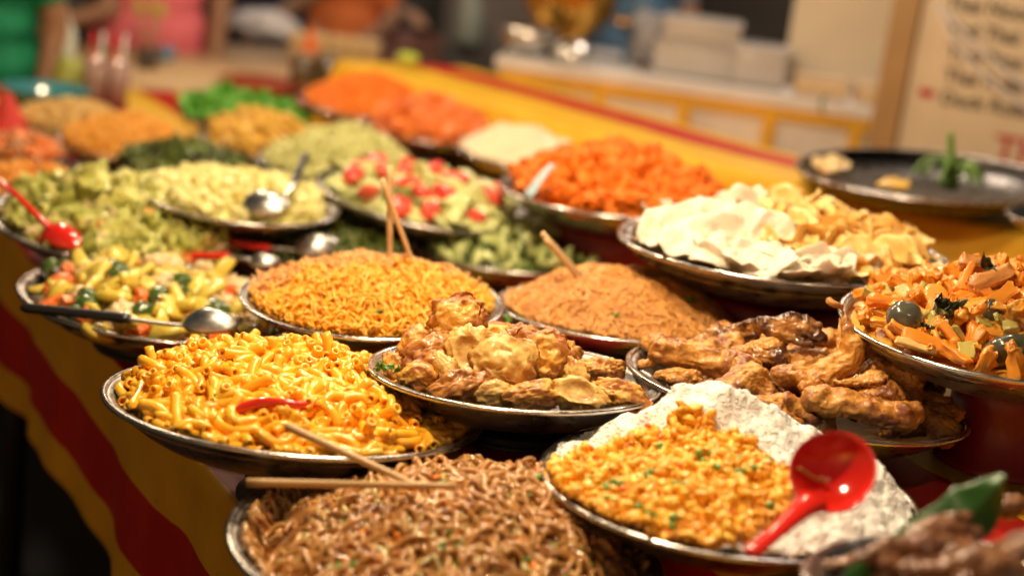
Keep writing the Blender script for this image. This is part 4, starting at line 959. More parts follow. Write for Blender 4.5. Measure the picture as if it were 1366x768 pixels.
heap_of('cabb', 'cabbage_stir_fry', 'pale cabbage strips with carrot and broccoli bits heaped in the left bowl', 'cabbage', .25, -.03, 1.9, (-.05, .1), [CAB, PALE, CARR, GRN], cab_fn, seed=3.)
heap_of('spin', 'cooked_spinach', 'wet dark green spinach in the low bowl behind the orange noodles', 'spinach', .12, -.03, 2., (0, 0), [SPN, GOLD], lambda h, b: (leaves(h, 700, .014, [0], b, .8, .9), lumps(h, 60, .006, [1], b)), seed=5.)
heap_of('pale', 'shredded_cabbage', 'tall heap of pale green shredded cabbage behind the cucumber salad', 'cabbage', .42, -.02, 1.7, (.15, .1), [SHR], lambda h, b: (strands(h, 900, .0022, .05, 50, None, 4, 8, 1., 4, .9, b), leaves(h, 200, .014, [0], b)), seed=6.)
heap_of('mash', 'potato_mash', 'smooth pale mound of mash left of the carrot chunks', 'mash', .36, .02, 1.9, (-.1, .1), [MASH], lambda h, b: None, .08, .0, 7., rf=.96)
heap_of('fca', 'grated_carrot', 'far heap of bright orange grated carrot against the shelf', 'carrot', .36, .0, 1.6, (.1, .1), [ORC], lambda h, b: strands(h, 1100, .0016, .03, 30, None, 4, 6, 1., 4, .92, b), seed=8.)
heap_of('let', 'green_lettuce', 'bright green curly lettuce in a far bowl', 'lettuce', .25, .0, 2., (0, 0), [LET], lambda h, b: leaves(h, 330, .022, [0], b, .9, .95), seed=9.)
heap_of('fmac', 'orange_noodles', 'heap of short orange noodles in the far left bowl', 'noodles', .34, .02, 1.8, (.1, .1), [food('far_orange', [(.86, .42, .05), (.9, .5, .08)], 50, .35, .2, .15, .2)], lambda h, b: strands(h, 900, .0022, .03, 40, None, 5, 7, 1., 3, .92, b), seed=10.)
heap_of('dsal', 'leaf_salad', 'dark green leafy salad beyond the pale yellow cubes', 'salad', .26, .0, 1.8, (0, 0), [GRN, LEAFM, SPN], lambda h, b: leaves(h, 420, .017, [0, 0, 1, 2], b, .9, .93), seed=11.)
heap_of('tan', 'tan_noodles', 'tan noodles heaped just in front of the teal bowl', 'noodles', .26, .02, 1.9, (0, 0), [food('far_tan', [(.72, .46, .14), (.8, .56, .2)], 50, .4, .2, .1, .2)], lambda h, b: strands(h, 500, .0026, .05, 50, None, 5, 9, 1., 3, .9, b), seed=12.)
heap_of('lor', 'shredded_carrot', 'shredded orange carrot with onion at the left edge behind the cabbage', 'carrot', .30, .0, 1.9, (0, 0), [food('far_carrot', [(.82, .32, .03), (.86, .4, .05)], 50, .35, .3, .1, .2), PALE], lambda h, b: (strands(h, 800, .0024, .035, 40, None, 5, 7, 1., 3.5, .92, b), lumps(h, 30, .007, [1], b)), seed=13.)
heap_of('lred', 'red_relish', 'reddish brown relish in the small bowl at the left edge', 'relish', .28, .0, 1.9, (0, 0), [REDO, BROWNB], lambda h, b: (lumps(h, 200, .008, [0, 1], b),), seed=14.)
for key, nm, mat, n, lb, grp, H in (('fcb', 'stew_chunk', REDO, 70, 'reddish orange stew chunk in the bowl behind the mash', 'reddish stew chunks', .34), ('brn', 'potato_chunk', GOLD, 60, 'golden potato chunk in the bowl behind the yellow cubes', 'golden potato chunks', .36)):
    h = Heap(BO[key], H, .0, .93, 1.8, (0, .1), .05, 4, 15.); bed(key, h, mat, nm.split('_')[0]+'_bed', 'soft mass under each '+lb, nm.split('_')[0], .008)
    scatter(h, [piece(nm, *wedge(.032, .022, .018, .25, k+4, .2), mat, lb, 'chunk', grp) for k in range(3)], n, .024, .008, None, .85, .8)
# ------------------------------------------------------------------ utensils
def spoonhead(L, W, dep, th, n=12, seg=32, egg=.15, inv=False):
    V = []; F = []; sg = -1 if inv else 1
    def zf(q): return sg*dep*(q*q-1)
    for side in (1, -1):
        V.append([0, 0, zf(0)+side*th])
        for i in range(1, n+1):
            for j in range(seg):
                t = 2*math.pi*j/seg; q = i/n; V.append([L*q*math.cos(t), W*q*math.sin(t)*(1-egg*math.cos(t)), zf(q)+side*th])
    h = 1+n*seg
    for s_, o in ((1, 0), (-1, h)):
        for j in range(seg): f = [o, o+1+j, o+1+(j+1) % seg]; F.append(f if s_ > 0 else f[::-1])
        for i in range(n-1):
            for j in range(seg):
                k = (j+1) % seg; A = o+1+i*seg; f = [A+j, A+seg+j, A+seg+k, A+k]; F.append(f if s_ > 0 else f[::-1])
    A = 1+(n-1)*seg
    for j in range(seg): k = (j+1) % seg; F.append([A+j, h+A+j, h+A+k, A+k])
    return np.array(V), F
def pts(L): return np.array([at(*p) for p in L])
def bez(P, n=24):
    P = np.asarray(P, float); m = len(P); t = np.linspace(0, 1, n); d = np.r_[0, np.cumsum(np.linalg.norm(np.diff(P, axis=0), axis=1))]; d /= d[-1]
    Q = np.stack([np.interp(t, d, P[:, k]) for k in range(3)], 1)
    for _ in range(8): Q[1:-1] = (Q[:-2]+2*Q[1:-1]+Q[2:])/4
    return Q
def wtube(name, P, rad, m, label, cat, group=None, parent=None, sides=12, flat=1.):
    """tube through world points, its origin at the first point"""
    P = np.asarray(P); V, F = tube(P-P[0], rad, sides, True, flat)
    o = mobj(name, V, F, m, None, M4(np.eye(3), P[0]))
    if parent is not None: o.parent = parent; o.matrix_parent_inverse = parent.matrix_world.inverted()
    else: tag(o, label, cat, group)
    return o
def stick(p, q, r0, r1, label):
    P = pts([p, q]); P = P[0]+(P[1]-P[0])*np.linspace(0, 1, 12)[:, None]
    wtube('chopstick', P, np.linspace(r0, r1, 12), BAMBOO, label, 'chopstick', 'bamboo chopsticks')
stick((519, 221, 2.02), (521, 392, 2.03), .0045, .0035, 'upright chopstick with the higher tip, standing in the orange noodles')
stick((509, 238, 2.0), (568, 398, 2.03), .0038, .003, 'leaning chopstick crossing the upright one in the orange noodles')
stick((723, 311, 2.0), (808, 404, 2.06), .0042, .0032, 'upper of two chopsticks leaning in the vermicelli')
stick((728, 319, 1.99), (799, 404, 2.05), .0038, .003, 'lower of two chopsticks leaning in the vermicelli')
stick((383, 568, 1.43), (566, 652, 1.37), .0042, .003, 'chopstick slanting from the macaroni bowl down onto the brown noodles')
stick((330, 643, 1.405), (608, 648, 1.36), .0042, .003, 'chopstick lying level across the rim of the brown noodle bowl')
P = bez(np.array([onheap(BO['mac'].heap, x, y, l) for x, y, l in [(312, 565, .013), (345, 558, .017), (385, 563, .018), (412, 560, .015), (425, 552, .009)]]), 26)
c = wtube('red_chilli', P, np.interp(np.linspace(0, 1, 26), [0, .08, .5, .9, 1], [.003, .0052, .0052, .0035, .001]), CHILI, 'shiny red chilli lying on the macaroni', 'chilli')
# ladle in the rice
p = at(1112, 628, 1.30); z0 = facing(28, 38)
V, F = spoonhead(.040, .036, .022, .0016, egg=.05); V[:, 2] += .0
lad = mobj('ladle', V, F, REDM, None, M4(z0, p)); tag(lad, 'shiny red plastic ladle lying on the rice with its bowl facing up', 'ladle')
hp = bez(pts([(1083, 668, 1.29), (1062, 684, 1.275), (1035, 710, 1.25), (1000, 738, 1.22)]), 20)
wtube('handle', hp, np.interp(np.linspace(0, 1, 20), [0, .15, .6, .95, 1], [.016, .011, .0075, .0085, .005]), REDM, None, None, None, lad, 16, .55)
for k, pth in enumerate([[(1066, 624, 1.305), (1080, 634, 1.31), (1094, 642, 1.313)], [(1094, 636, 1.312), (1100, 642, 1.312), (1104, 640, 1.312)]]):
    wtube('noodle_scrap', bez(pts(pth), 10), .0016, BROWN, 'brown noodle scrap stuck inside the red ladle', 'noodle', 'noodle scraps in the red ladle')
# black handled serving spoon
def serving(name, head, L, W, dep, tilt, rot, shank, handle, hr, hm, label, cat='spoon', inv=True, hmat=SPOONST):
    V, F = spoonhead(L, W, dep, .0009, inv=inv); o = mobj(name, V, F, hmat, None, M4(facing(tilt, rot), at(*head))); tag(o, label, cat)
    if shank: wtube('shank', bez(pts(shank), 14), np.linspace(.0035, .005, 14), hmat, None, None, None, o, 10, .6)
    n = 22; hp = bez(pts(handle), n); wtube('handle', hp, hr*np.interp(np.linspace(0, 1, n), [0, .04, .5, .96, 1], [.75, 1, .92, .95, .6]), hm, None, None, None, o, 14, .75)
    return o
serving('serving_spoon', (281, 430, 1.90), .037, .025, .018, 58, -10, [(250, 434, 1.905), (225, 433, 1.905), (170, 425, 1.91)], [(173, 425, 1.91), (100, 417, 1.93), (30, 410, 1.95)], .0095, BLKM, 'steel serving spoon with a black handle resting across the courgette stir-fry')
serving('serving_spoon', (355, 271, 2.38), .038, .030, .016, 45, -15, [(378, 262, 2.39), (392, 245, 2.42)], [(390, 248, 2.42), (402, 222, 2.5), (408, 205, 2.55)], .007, BLKM, 'steel spoon lying on the pale yellow cubes')
serving('serving_spoon', (422, 327, 2.40), .034, .026, .016, 45, 15, [(398, 334, 2.40), (360, 330, 2.40)], [(362, 331, 2.40), (320, 325, 2.40), (283, 317, 2.41)], .0085, REDM, 'steel spoon with a red handle lying on the dark spinach')
serving('serving_spoon', (352, 348, 2.30), .022, .016, .010, 50, 0, [(333, 346, 2.30), (303, 342, 2.31)], [(306, 342, 2.31), (270, 341, 2.32), (234, 341, 2.33)], .0085, REDM, 'small steel spoon whose red handle lies over the back rim of the stir-fry bowl')
serving('serving_spoon', (83, 315, 2.20), .034, .021, .012, 40, -32, None, [(68, 304, 2.20), (48, 286, 2.20), (20, 258, 2.22), (-14, 232, 2.25)], .006, REDM, 'red plastic spoon stuck in the cabbage at the left edge', hmat=REDM)
LBLUE = plain('pale_blue_plastic', (.40, .58, .66), .3)
wtube('spoon_handle', bez(pts([(737, 220, 2.42), (722, 236, 2.41), (704, 262, 2.40)]), 14), np.linspace(.006, .011, 14), LBLUE, 'pale blue plastic spoon handle standing in the orange carrots', 'spoon handle', None, None, 12, .4)
# parsley sprigs and loose herbs
def sprig(px, py, d, s, label):
    b = Bat()
    for k in range(13):
        V, F = chip(s*random.uniform(.25, .45), .8, -.6, .9, .0005, k+px, 3, 9, .25); b.add(V@frame(rng.normal(0, 1, 3), rng.normal(0, 1, 3)).T+rng.normal(0, s*.5, 3)*np.array([1.3, .7, .7]), F, random.random(), 0)
    tag(b.build('parsley_sprig', [HERB], M=M4(facing(40), onheap(BO[d].heap, px, py, .008) if isinstance(d, str) else at(px, py, d))), label, 'parsley')
sprig(912, 382, 'verm', .013, 'green parsley sprig at the right on the vermicelli'); sprig(918, 408, 'verm', .007, 'tiny green herb bit low on the right side of the vermicelli')
sprig(684, 427, 1.97, .012, 'green parsley sprig hanging over the left rim of the vermicelli bowl'); sprig(820, 430, 'verm', .005, 'pale green onion bit on the front of the vermicelli')
sprig(516, 492, 1.59, .009, 'green parsley sprig at the left rim of the fritter bowl'); sprig(603, 744, 'noodle', .013, 'bright green herb cluster at the bottom of the brown noodles')
sprig(420, 684, 'noodle', .006, 'small green herb bit on the left of the brown noodles'); sprig(513, 686, 'noodle', .008, 'green herb bit in the middle of the brown noodles')
sprig(263, 468, 'mac', .006, 'green herb fleck at the top left of the macaroni'); sprig(288, 545, 'mac', .006, 'green herb bit on the front left of the macaroni'); sprig(508, 382, 'onood', .005, 'green herb fleck at the back of the orange noodles')
sprig(505, 424, 'onood', .006, 'green herb bit on the front of the orange noodles')
# pan on the shelf: carved green garnish and leftovers
BT = BO['top']; gp = at(1266, 246, BT.d-.02); gm = empty('green_garnish', M4(np.eye(3), gp), 'carved green vegetable garnish standing in the dark pan', 'garnish')
for k in range(18):
    a = k/18*6.283+.2*(k % 3); r = .038+.014*(k % 3)/2; P = np.array([[math.cos(a)*.006, math.sin(a)*.006, .004], [math.cos(a)*r*.6, math.sin(a)*r*.6, .062-.010*(k % 2)], [math.cos(a)*r*1.15, math.sin(a)*r*1.1, .050-.012*(k % 2)], [math.cos(a)*r*1.45, math.sin(a)*r*1.3, .010]])
    P = bez(P, 12); V, F = tube(P, np.linspace(.0072, .0040, 12), 8, True, .5); mobj('strip', V, F, [PEA, ZSK, PEA][k % 3], gm)
V, F = blob((.020, .014, .012), 3, .2, 2, 1); mobj('base', V, F, ZSK, gm)
V, F = tube(bez(np.array([[0, 0, 0], [-.004, 0, .04], [-.010, 0, .075], [-.018, 0, .10]]), 12), np.linspace(.009, .006, 12), 10); mobj('stem', V, F, PEA, gm)
V, F = chip(.035, .2, .1, .3, .005, 4.2); hero('leftover_slice', V, F, PALE, BT, 1108, 222, .11, 60, -12, 'pale leftover slice at the left inside the dark pan', 'leftovers')
V, F = chip(.030, .2, .1, .3, .005, 5.2); hero('leftover_slice', V, F, GOLD, BT, 1192, 248, .17, 70, -4, 'flat yellow leftover piece at the front inside the dark pan', 'leftovers')
make_bowl('dish', 1394, 286, 50, 13, 7, .13, 'small steel dish cut off by the right edge beside the dark pan', h=.35)
# corner plate: sausages and banana leaf
hm = Heap(BO['plate'], .20, -.02, .9, 2., (0, .1), .04, 4, 99.); BO['plate'].heap = hm
def meat(px, py, d, L, r, rot, sd, label):
    V, F, br = wing_shape(['flat', 'flap', 'drum'][sd % 3], sd+80); V = V*np.array([L, L*.9, L*.8]); tag(mobj('grilled_meat', V, F, MEAT, None, M4(facing(50, rot), onheap(hm, px, py, .010) if d else rot), brown=br) if d else mobj('grilled_meat', V, F, MEAT, None, rot, brown=br), label, 'grilled meat', 'grilled meat pieces on the corner plate')
MT = 'grilled meat piece on the corner plate, '
for q_ in [(1255, 735, 1.13, .040, .0115, 17, 1, MT+'upper one pointing up to the right'), (1318, 716, 1.15, .034, .012, 14, 2, MT+'darkest one right of the middle'), (1345, 757, 1.08, .040, .013, 20, 3, MT+'cut off by the right edge'), (1195, 762, 1.10, .036, .010, 14, 4, MT+'lowest at the left'), (1275, 775, 1.06, .04, .012, 5, 5, MT+'cut off by the bottom edge')]: meat(*q_)
for k in range(9):
    x, y = hm.rand(.62); meat(0, 0, None, .036, 0, hm.B.M @ M4(frame(rng.normal(0, 1, 3), hm.n(x, y)), (x, y, hm.z(x, y)-.004)), k+10, MT+'half hidden under the upper ones')
def leaf():
    cl = bez(pts([(1130, 778, 1.12), (1185, 750, 1.16), (1250, 712, 1.19), (1308, 684, 1.20), (1343, 634, 1.195)]), 30); V = []; F = []; n = len(cl); m = 10
    wd = np.interp(np.linspace(0, 1, n), [0, .3, .6, .8, .93, 1], [.008, .013, .019, .024, .013, .001]); T = np.gradient(cl, axis=0)
    for side in (0, 1):
        for i in range(n):
            t = T[i]/np.linalg.norm(T[i]); nn = np.cross(t, VIEW); nn /= np.linalg.norm(nn)
            for j in range(m+1):
                q = j/m*2-1; V.append(cl[i]+nn*q*wd[i]+VIEW*(.010*abs(q)*(1 if i > 6 else .4)+.002*math.sin(i*.9)*q)+VIEW*.0012*side)
    k = m+1; h_ = n*k
    for i in range(n-1):
        for j in range(m):
            a = i*k+j; F.append([a, a+1, a+k+1, a+k]); F.append([h_+a, h_+a+k, h_+a+k+1, h_+a+1])
        for j in (0, m): a = i*k+j; F.append([a, a+k, h_+a+k, h_+a] if j == 0 else [a+k, a, h_+a, h_+a+k])
    V = np.array(V); o = mobj('banana_leaf', V-V[0], F, food('banana_leaf', [(.015, .085, .01), (.03, .12, .015)], 20, .4, .1, .1, .2), None, M4(np.eye(3), V[0])); tag(o, 'dark green banana leaf curling up behind the sausages', 'leaf')
leaf()

# ------------------------------------------------------------------ far end of the stall
def onz(px, py, z=TABZ+.002): return atz(px, py, z)
I3 = np.eye(3); TR = frame(TN, np.array([0, 0, 1.]))
ct = empty('wooden_counter', M4(I3, uv(1.1, 3, 0)), 'bare light wooden counter beyond the far end of the striped table', 'counter')
V, F = wall_uv([(.62, 2.53), (1.75, 2.53), (1.75, 3.5), (.62, 3.5)], TABZ-.04, TABZ+.012); under('top', V, F, plain('pale_wood', (.62, .43, .25), .5, bump=.15, vscale=3, var=.15), ct)
for u in (.68, 1.68):
    for v in (2.6, 3.42): V, F = wall_uv([(u, v), (u+.05, v), (u+.05, v+.05), (u, v+.05)], 0, TABZ-.04); under('leg', V, F, WOOD, ct)
def pot(name, prof, p, m, label, cat, group=None, seg=40):
    V, F = lathe(prof, seg); o = mobj(name, V, F, m, None, M4(I3, p)); tag(o, label, cat, group); return o
TEAL = plain('teal_enamel', (.05, .22, .26), .18, coat=.5)
pot('teal_bowl', [(.001, 0), (.05, 0), (.085, .03), (.110, .062), (.114, .066), (.106, .064), (.08, .034), (.045, .008), (.001, .006)], onz(60, 152), TEAL, 'shiny teal bowl at the far left behind the tan noodles', 'bowl')
GLS, _nt, _b = new_mat('pink_glass'); _b.inputs['Base Color'].default_value = (.85, .55, .5, 1); _b.inputs['Transmission Weight'].default_value = .6; _b.inputs['Roughness'].default_value = .12
DRK = plain('orange_drink', (.70, .26, .10), .25)
for k, (x, y, lb) in enumerate([(126, 140, 'pinkish drinking glass with straws, left of the two'), (155, 143, 'orange drink in a glass with straws, right of the two')]):
    g_ = pot('drinking_glass', [(.001, 0), (.026, 0), (.032, .12), (.030, .12), (.024, .006), (.001, .006)], onz(x, y), GLS, lb, 'glass')
    V, F = lathe([(.001, .008), (.0235, .008), (.027, .075+.02*k), (.001, .075+.02*k)], 24); mobj('drink', V, F, DRK, g_)
    for q in range(2): V, F = tube(np.array([[0, 0, .01], [.012-.03*q, .01, .19]]), .004, 8); mobj('straw', V, F, [plain('white_straw', (.8, .75, .75), .4), REDM][q], g_)
up_ = pot('utensil_pot', [(.001, 0), (.03, 0), (.034, .07), (.031, .07), (.028, .006), (.001, .006)], onz(196, 96), BROWNB if False else DWOOD, 'dark pot of wooden spoons on the wooden counter', 'pot')
for q, (dx, dy) in enumerate([(-.035, .0), (.0, .01), (.03, 0)]):
    V, F = tube(np.array([[dx*.2, 0, .01], [dx, dy, .17]]), .005, 8); s_ = mobj('wooden_spoon', V, F, WOOD, up_); V, F = blob((.018, .006, .026), 3, .02, 1, 1); mobj('spoon_head', V+np.array([dx*1.1, dy, .19]), F, plain('spoon_wood', (.5, .34, .1), .5), s_)
pot('blue_cup', [(.001, 0), (.02, 0), (.026, .055), (.024, .055), (.019, .004), (.001, .004)], onz(222, 86), plain('blue_plastic', (.12, .22, .34), .35), 'small blue cup on the wooden counter in front of the pink shirt', 'cup')
for k, (x, y, c_, lb) in enumerate([(82, 66, (.62, .68, .6), 'tall whitish green bottle far left behind the glasses'), (92, 98, (.36, .42, .08), 'olive green jar behind the teal bowl')]):
    pot('bottle' if k == 0 else 'jar', [(.001, 0), (.035, 0), (.037, .02), (.037, .11), (.03, .13), (.014, .16), (.014, .18), (.001, .18)] if k == 0 else [(.001, 0), (.04, 0), (.043, .03), (.043, .07), (.035, .085), (.036, .1), (.001, .1)],
        onz(x, y+30), plain('bottle_green%d' % k, c_, .3, coat=.3), lb, 'bottle' if k == 0 else 'jar')
for k, (x, y, lb) in enumerate([(402, 126, 'dark glass jar beside the end of the yellow shelf, left one'), (434, 124, 'dark glass jar touching the end of the yellow shelf, right one')]):
    j = pot('dark_jar', [(.001, 0), (.036, 0), (.040, .02), (.040, .085), (.033, .1), (.033, .108), (.001, .108)], onz(x, y), plain('jar_contents%d' % k, (.10, .07, .03), .15, coat=.6), lb, 'jar')
    V, F = lathe([(.001, .108), (.036, .108), (.036, .122), (.001, .122)], 30); mobj('lid', V, F, plain('jar_lid%d' % k, (.3, .26, .18), .4), j)
CREAM = plain('cream_paper', (.72, .54, .30), .6)
for k, x in enumerate((396, 424, 449, 471, 492)):
    pt = pot('paper_cup', [(.001, 0), (.026, 0), (.034, .105), (.035, .108), (.032, .108), (.024, .004), (.001, .004)], atz(x, 92-(k-2)*-2.5, TABZ+.014), CREAM, 'cream paper cup in the row on the counter, ' + ['leftmost', 'second from the left', 'middle one', 'second from the right', 'rightmost'][k]+' of five', 'cup', 'row of cream paper cups')
pot('red_bottle', [(.001, 0), (.028, 0), (.03, .01), (.03, .10), (.012, .14), (.008, .17), (.001, .17)], atz(410, 108, TABZ+.014), plain('orange_plastic', (.78, .16, .02), .3), 'orange sauce bottle in front of the cream cups', 'bottle')
pot('reddish_plate', [(.001, 0), (.09, 0), (.13, .02), (.128, .024), (.08, .006), (.001, .006)], atz(350, 118, TABZ+.014), plain('brick_red', (.42, .07, .03), .35), 'flat reddish brown plate between the counter and the lettuce', 'plate')
V, F = lathe([(.001, .11), (.012, .10), (.045, .04), (.06, 0), (.001, 0)], 24); tag(mobj('red_napkin', V, F, plain('red_cloth', (.62, .04, .03), .7, bump=.4), None, M4(I3, onz(8, 188))), 'folded red napkin standing at the far left edge', 'napkin')
V, F = blob((.032, .026, .018), 3, .2, 1.5, 2); tag(mobj('lime', V, F, plain('lime_green', (.38, .46, .06), .4), None, M4(I3, atz(545, 78, SZ+.03))), 'yellow green lime lying on the far end of the shelf', 'lime')

# ------------------------------------------------------------------ behind the shelf
WHT = plain('white_panel', (.72, .70, .68), .4); YEL = plain('yellow_frame', (.74, .42, .03), .4); CRM = plain('cream_board', (.66, .58, .46), .55, var=.05)
A = atz(672, 76, 1.12); B_ = atz(1290, 163, 1.12); dx = (B_-A); LN = np.linalg.norm(dx); dx = dx/LN; nrm_ = np.array([-dx[1], dx[0], 0])
FRm = frame(dx, np.array([0, 0, 1.])); fz = empty('panel_counter', M4(FRm, np.array([A[0], A[1], 0])), 'white panelled counter with a yellow frame behind the shelf', 'counter')
V, F = box((0, .01, .1), (LN, .60, 1.09)); mobj('body', V, F, WHT, fz, smooth=False)
V, F = box((-.02, -.02, 1.09), (LN+.02, .62, 1.12)); mobj('worktop', V, F, plain('counter_top', (.70, .67, .66), .4), fz, smooth=False)
V, F = box((-.01, -.012, 1.058), (LN+.01, .008, 1.088)); mobj('rail', V, F, YEL, fz, smooth=False)
for k in range(6):
    x = .03+k*(LN-.1)/5; V, F = box((x, -.016, .1), (x+.035, .008, 1.058)); mobj('post', V, F, YEL, fz, smooth=False)
def onc(x, y, px=False):            # a point of the worktop along / behind its front edge
    return A+dx*x+nrm_*y+np.array([0, 0, 1.1215-A[2]])
def tow_px(w): q = w-np.array([0, 0, CAMZ]); P = q[0]*FX+q[1]*FY+q[2]*UP; return 683+FPX*P[0]/-P[2]
def atc(px, back=.1):
    lo, hi = -.5, 4.
    for _ in range(40):
        md = (lo+hi)/2
        if tow_px(onc(md, back)) < px: lo = md
        else: hi = md
    return onc(lo, back)
def boxat(name, p, R3, sx, sy, sz, m, label, cat, group=None, bev=.12):
    V, F = bevbox(sx, sy, sz, bev, 2); V[:, 2] += sz/2; o = mobj(name, V, F, m, None, M4(R3, p)); tag(o, label, cat, group); return o
# brass urn, steel bowl, blue crate, plastic tubs
BRASS = plain('brass', (.62, .34, .07), .25, metal=1., var=.2)
u_ = pot('brass_urn', [(.001, 0), (.08, 0), (.085, .02), (.06, .05), (.13, .12), (.15, .2), (.14, .29), (.09, .34), (.095, .36), (.05, .42), (.001, .44)], atc(752, .28), BRASS, 'big brass urn on the white counter behind the shelf', 'urn')
V, F = tube(bez(np.array([[.14, 0, .12], [.19, 0, .12], [.20, 0, .09]]), 12), .012, 10); mobj('tap', V, F, BRASS, u_)
pot('steel_bowl', [(.001, 0), (.04, 0), (.075, .04), (.09, .08), (.087, .08), (.07, .04), (.001, .008)], atc(702, .12), SPOONST, 'steel bowl at the left end of the white counter', 'bowl')
pot('steel_bowl', [(.001, .07), (.03, .066), (.06, .04), (.07, 0), (.001, 0)], atc(762, .08), SPOONST, 'upturned steel bowl in front of the brass urn', 'bowl')
TUB, _nt, _b = new_mat('clear_plastic'); _b.inputs['Base Color'].default_value = (.80, .76, .74, 1); _b.inputs['Transmission Weight'].default_value = .45; _b.inputs['Roughness'].default_value = .25
GBAG = plain('grey_plastic', (.24, .23, .25), .4, bump=.6, bscale=12); BLU = plain('blue_plastic_sheet', (.10, .22, .40), .4, bump=.6, bscale=10)
V, F = blob((.10, .08, .085), 4, .5, 1.6, 4); tag(mobj('grey_bag', V, F, GBAG, None, M4(FRm, atc(880, .25)+np.array([0, 0, .075]))), 'crumpled grey plastic bag on the counter beside the blue sheet', 'bag')
V, F = blob((.05, .05, .26), 4, .4, 1.6, 6); tag(mobj('blue_sheet', V, F, BLU, None, M4(FRm, atc(842, .36)+np.array([0, 0, .23]))), 'hanging blue plastic sheet bunched up behind the counter', 'plastic sheet')
k = 0
for x, y, z, w_, hh, lb in [(925, .2, 0, .24, .09, 'wide clear plastic tub at the bottom left of the stack'), (928, .21, .092, .22, .07, 'clear plastic tub on top of the wide one'), (1005, .2, 0, .17, .11, 'clear plastic tub at the right, next to the cream board')]:
    t_ = boxat('plastic_tub', atc(x, y)+np.array([0, 0, z+.001]), FRm, w_, .20, hh, TUB, lb, 'tub', 'clear plastic tubs'); V, F = bevbox(w_+.01, .21, .012, .3, 2); V[:, 2] += hh-.002; mobj('lid', V, F, TUB, t_)
# cream board, post and cartons
boxat('cream_board', atc(1122, .34), FRm, .36, .03, .95, CRM, 'large blank cream board standing on the counter left of the sign', 'board', bev=.1)
for k, (x, w_, lb) in enumerate([(1092, .15, 'brown cardboard carton, left of the pair below the cream board'), (1168, .13, 'brown cardboard carton, right of the pair below the cream board')]):
    c_ = boxat('carton', atc(x, .12), FRm, w_, .12, .055, plain('cardboard%d' % k, (.50, .36, .22), .7), lb, 'carton', 'cartons below the cream board'); V, F = box((-w_/2+.005, -.0635, .022), (w_/2-.005, -.0612, .034)); mobj('tape', V, F, CREAM, c_, smooth=False)
# price sign
sp = at(1222, 60, 3.9); sx = dirw(np.array([1., 0, 0])); sx[2] = 0; sx = rotm((0, 0, 1), R_(-24))@(sx/np.linalg.norm(sx)); SG = frame(sx, np.array([0, 0, 1.]))
SGM = Matrix(((SG[0][0], SG[0][2], -SG[0][1], 0), (SG[1][0], SG[1][2], -SG[1][1], 0), (SG[2][0], SG[2][2], -SG[2][1], 0), (0, 0, 0, 1)))   # x along the sign, y up, z to the viewer
sn = np.array([SGM[i][2] for i in range(3)])
def splane(px, py, lift=0.):
    v = ray(px, py); v = dirw(v); o_ = np.array([0, 0, CAMZ]); t = ((sp+sn*lift-o_)@sn)/(v@sn); return o_+v*t
def sloc(px, py): q = splane(px, py)-sp; return q@sx, q[2]
x0, _ = sloc(1195, 60); x1, _ = sloc(1400, 100)
SM = Matrix.Translation(toV(sp)) @ SGM
V, F = box((.0, -sp[2], -.02), (.95, .75, 0)); sign = mobj('menu_sign', V, F, plain('sign_board', (.64, .54, .40), .45, var=.06), None, SM, smooth=False); tag(sign, 'cream menu sign with black lines of writing at the right edge', 'sign')
V, F = box((-.075, -sp[2], -.05), (-.005, .80, .02)); tag(mobj('wooden_post', V, F, plain('post_wood', (.36, .22, .09), .5), None, SM, smooth=False), 'brown wooden post between the cream board and the menu sign', 'post')
def text(s, px, py, size, m, bold=.0):
    c_ = bpy.data.curves.new('txt', 'FONT'); c_.body = s; c_.size = size; c_.extrude = .0008; c_.offset = bold; o = bpy.data.objects.new('txt', c_); COL.objects.link(o); bpy.context.view_layer.update()
    me = bpy.data.meshes.new_from_object(o.evaluated_get(bpy.context.evaluated_depsgraph_get())); bpy.data.objects.remove(o)
    me.materials.clear(); me.materials.append(m); q = bpy.data.objects.new('lettering', me); COL.objects.link(q); q.parent = sign; lx, ly = sloc(px, py); q.matrix_local = Matrix.Translation((lx, ly, .0015))
INK = plain('black_ink', (.03, .025, .02), .6); RINK = plain('red_ink', (.45, .02, .03), .6)
for s, px, py in [('Thai Noodles', 1262, 12), ('Pad Thai', 1266, 46), ('Thai Rice', 1262, 78), ('Thai Rolls', 1258, 108), ('Duck Rolls', 1254, 138)]: text(s, px, py, .050, INK, .0012)
text('Thai', 1322, 214, .10, RINK, .002)
lx, ly = sloc(1236, 124); V, F = blob((.022, .012, .002), 3, .2, 2, 3); q = mobj('red_emblem', V+np.array([lx, ly, .002]), F, RINK, sign)
WST = plain('white_glint_cord', (.75, .74, .78), .25, coat=.5)  # white glare streaks on the sign's plastic wrap, modelled as thin cords
for k, pth in enumerate([[(1250, 5), (1272, 55), (1305, 95), (1345, 128), (1380, 150)], [(1262, 14), (1290, 50), (1330, 88), (1380, 122)]]):
    P = bez(np.array([splane(x, y, .02) for x, y in pth]), 30); wtube('glint_cord', P, .006, WST, None, None, None, sign)
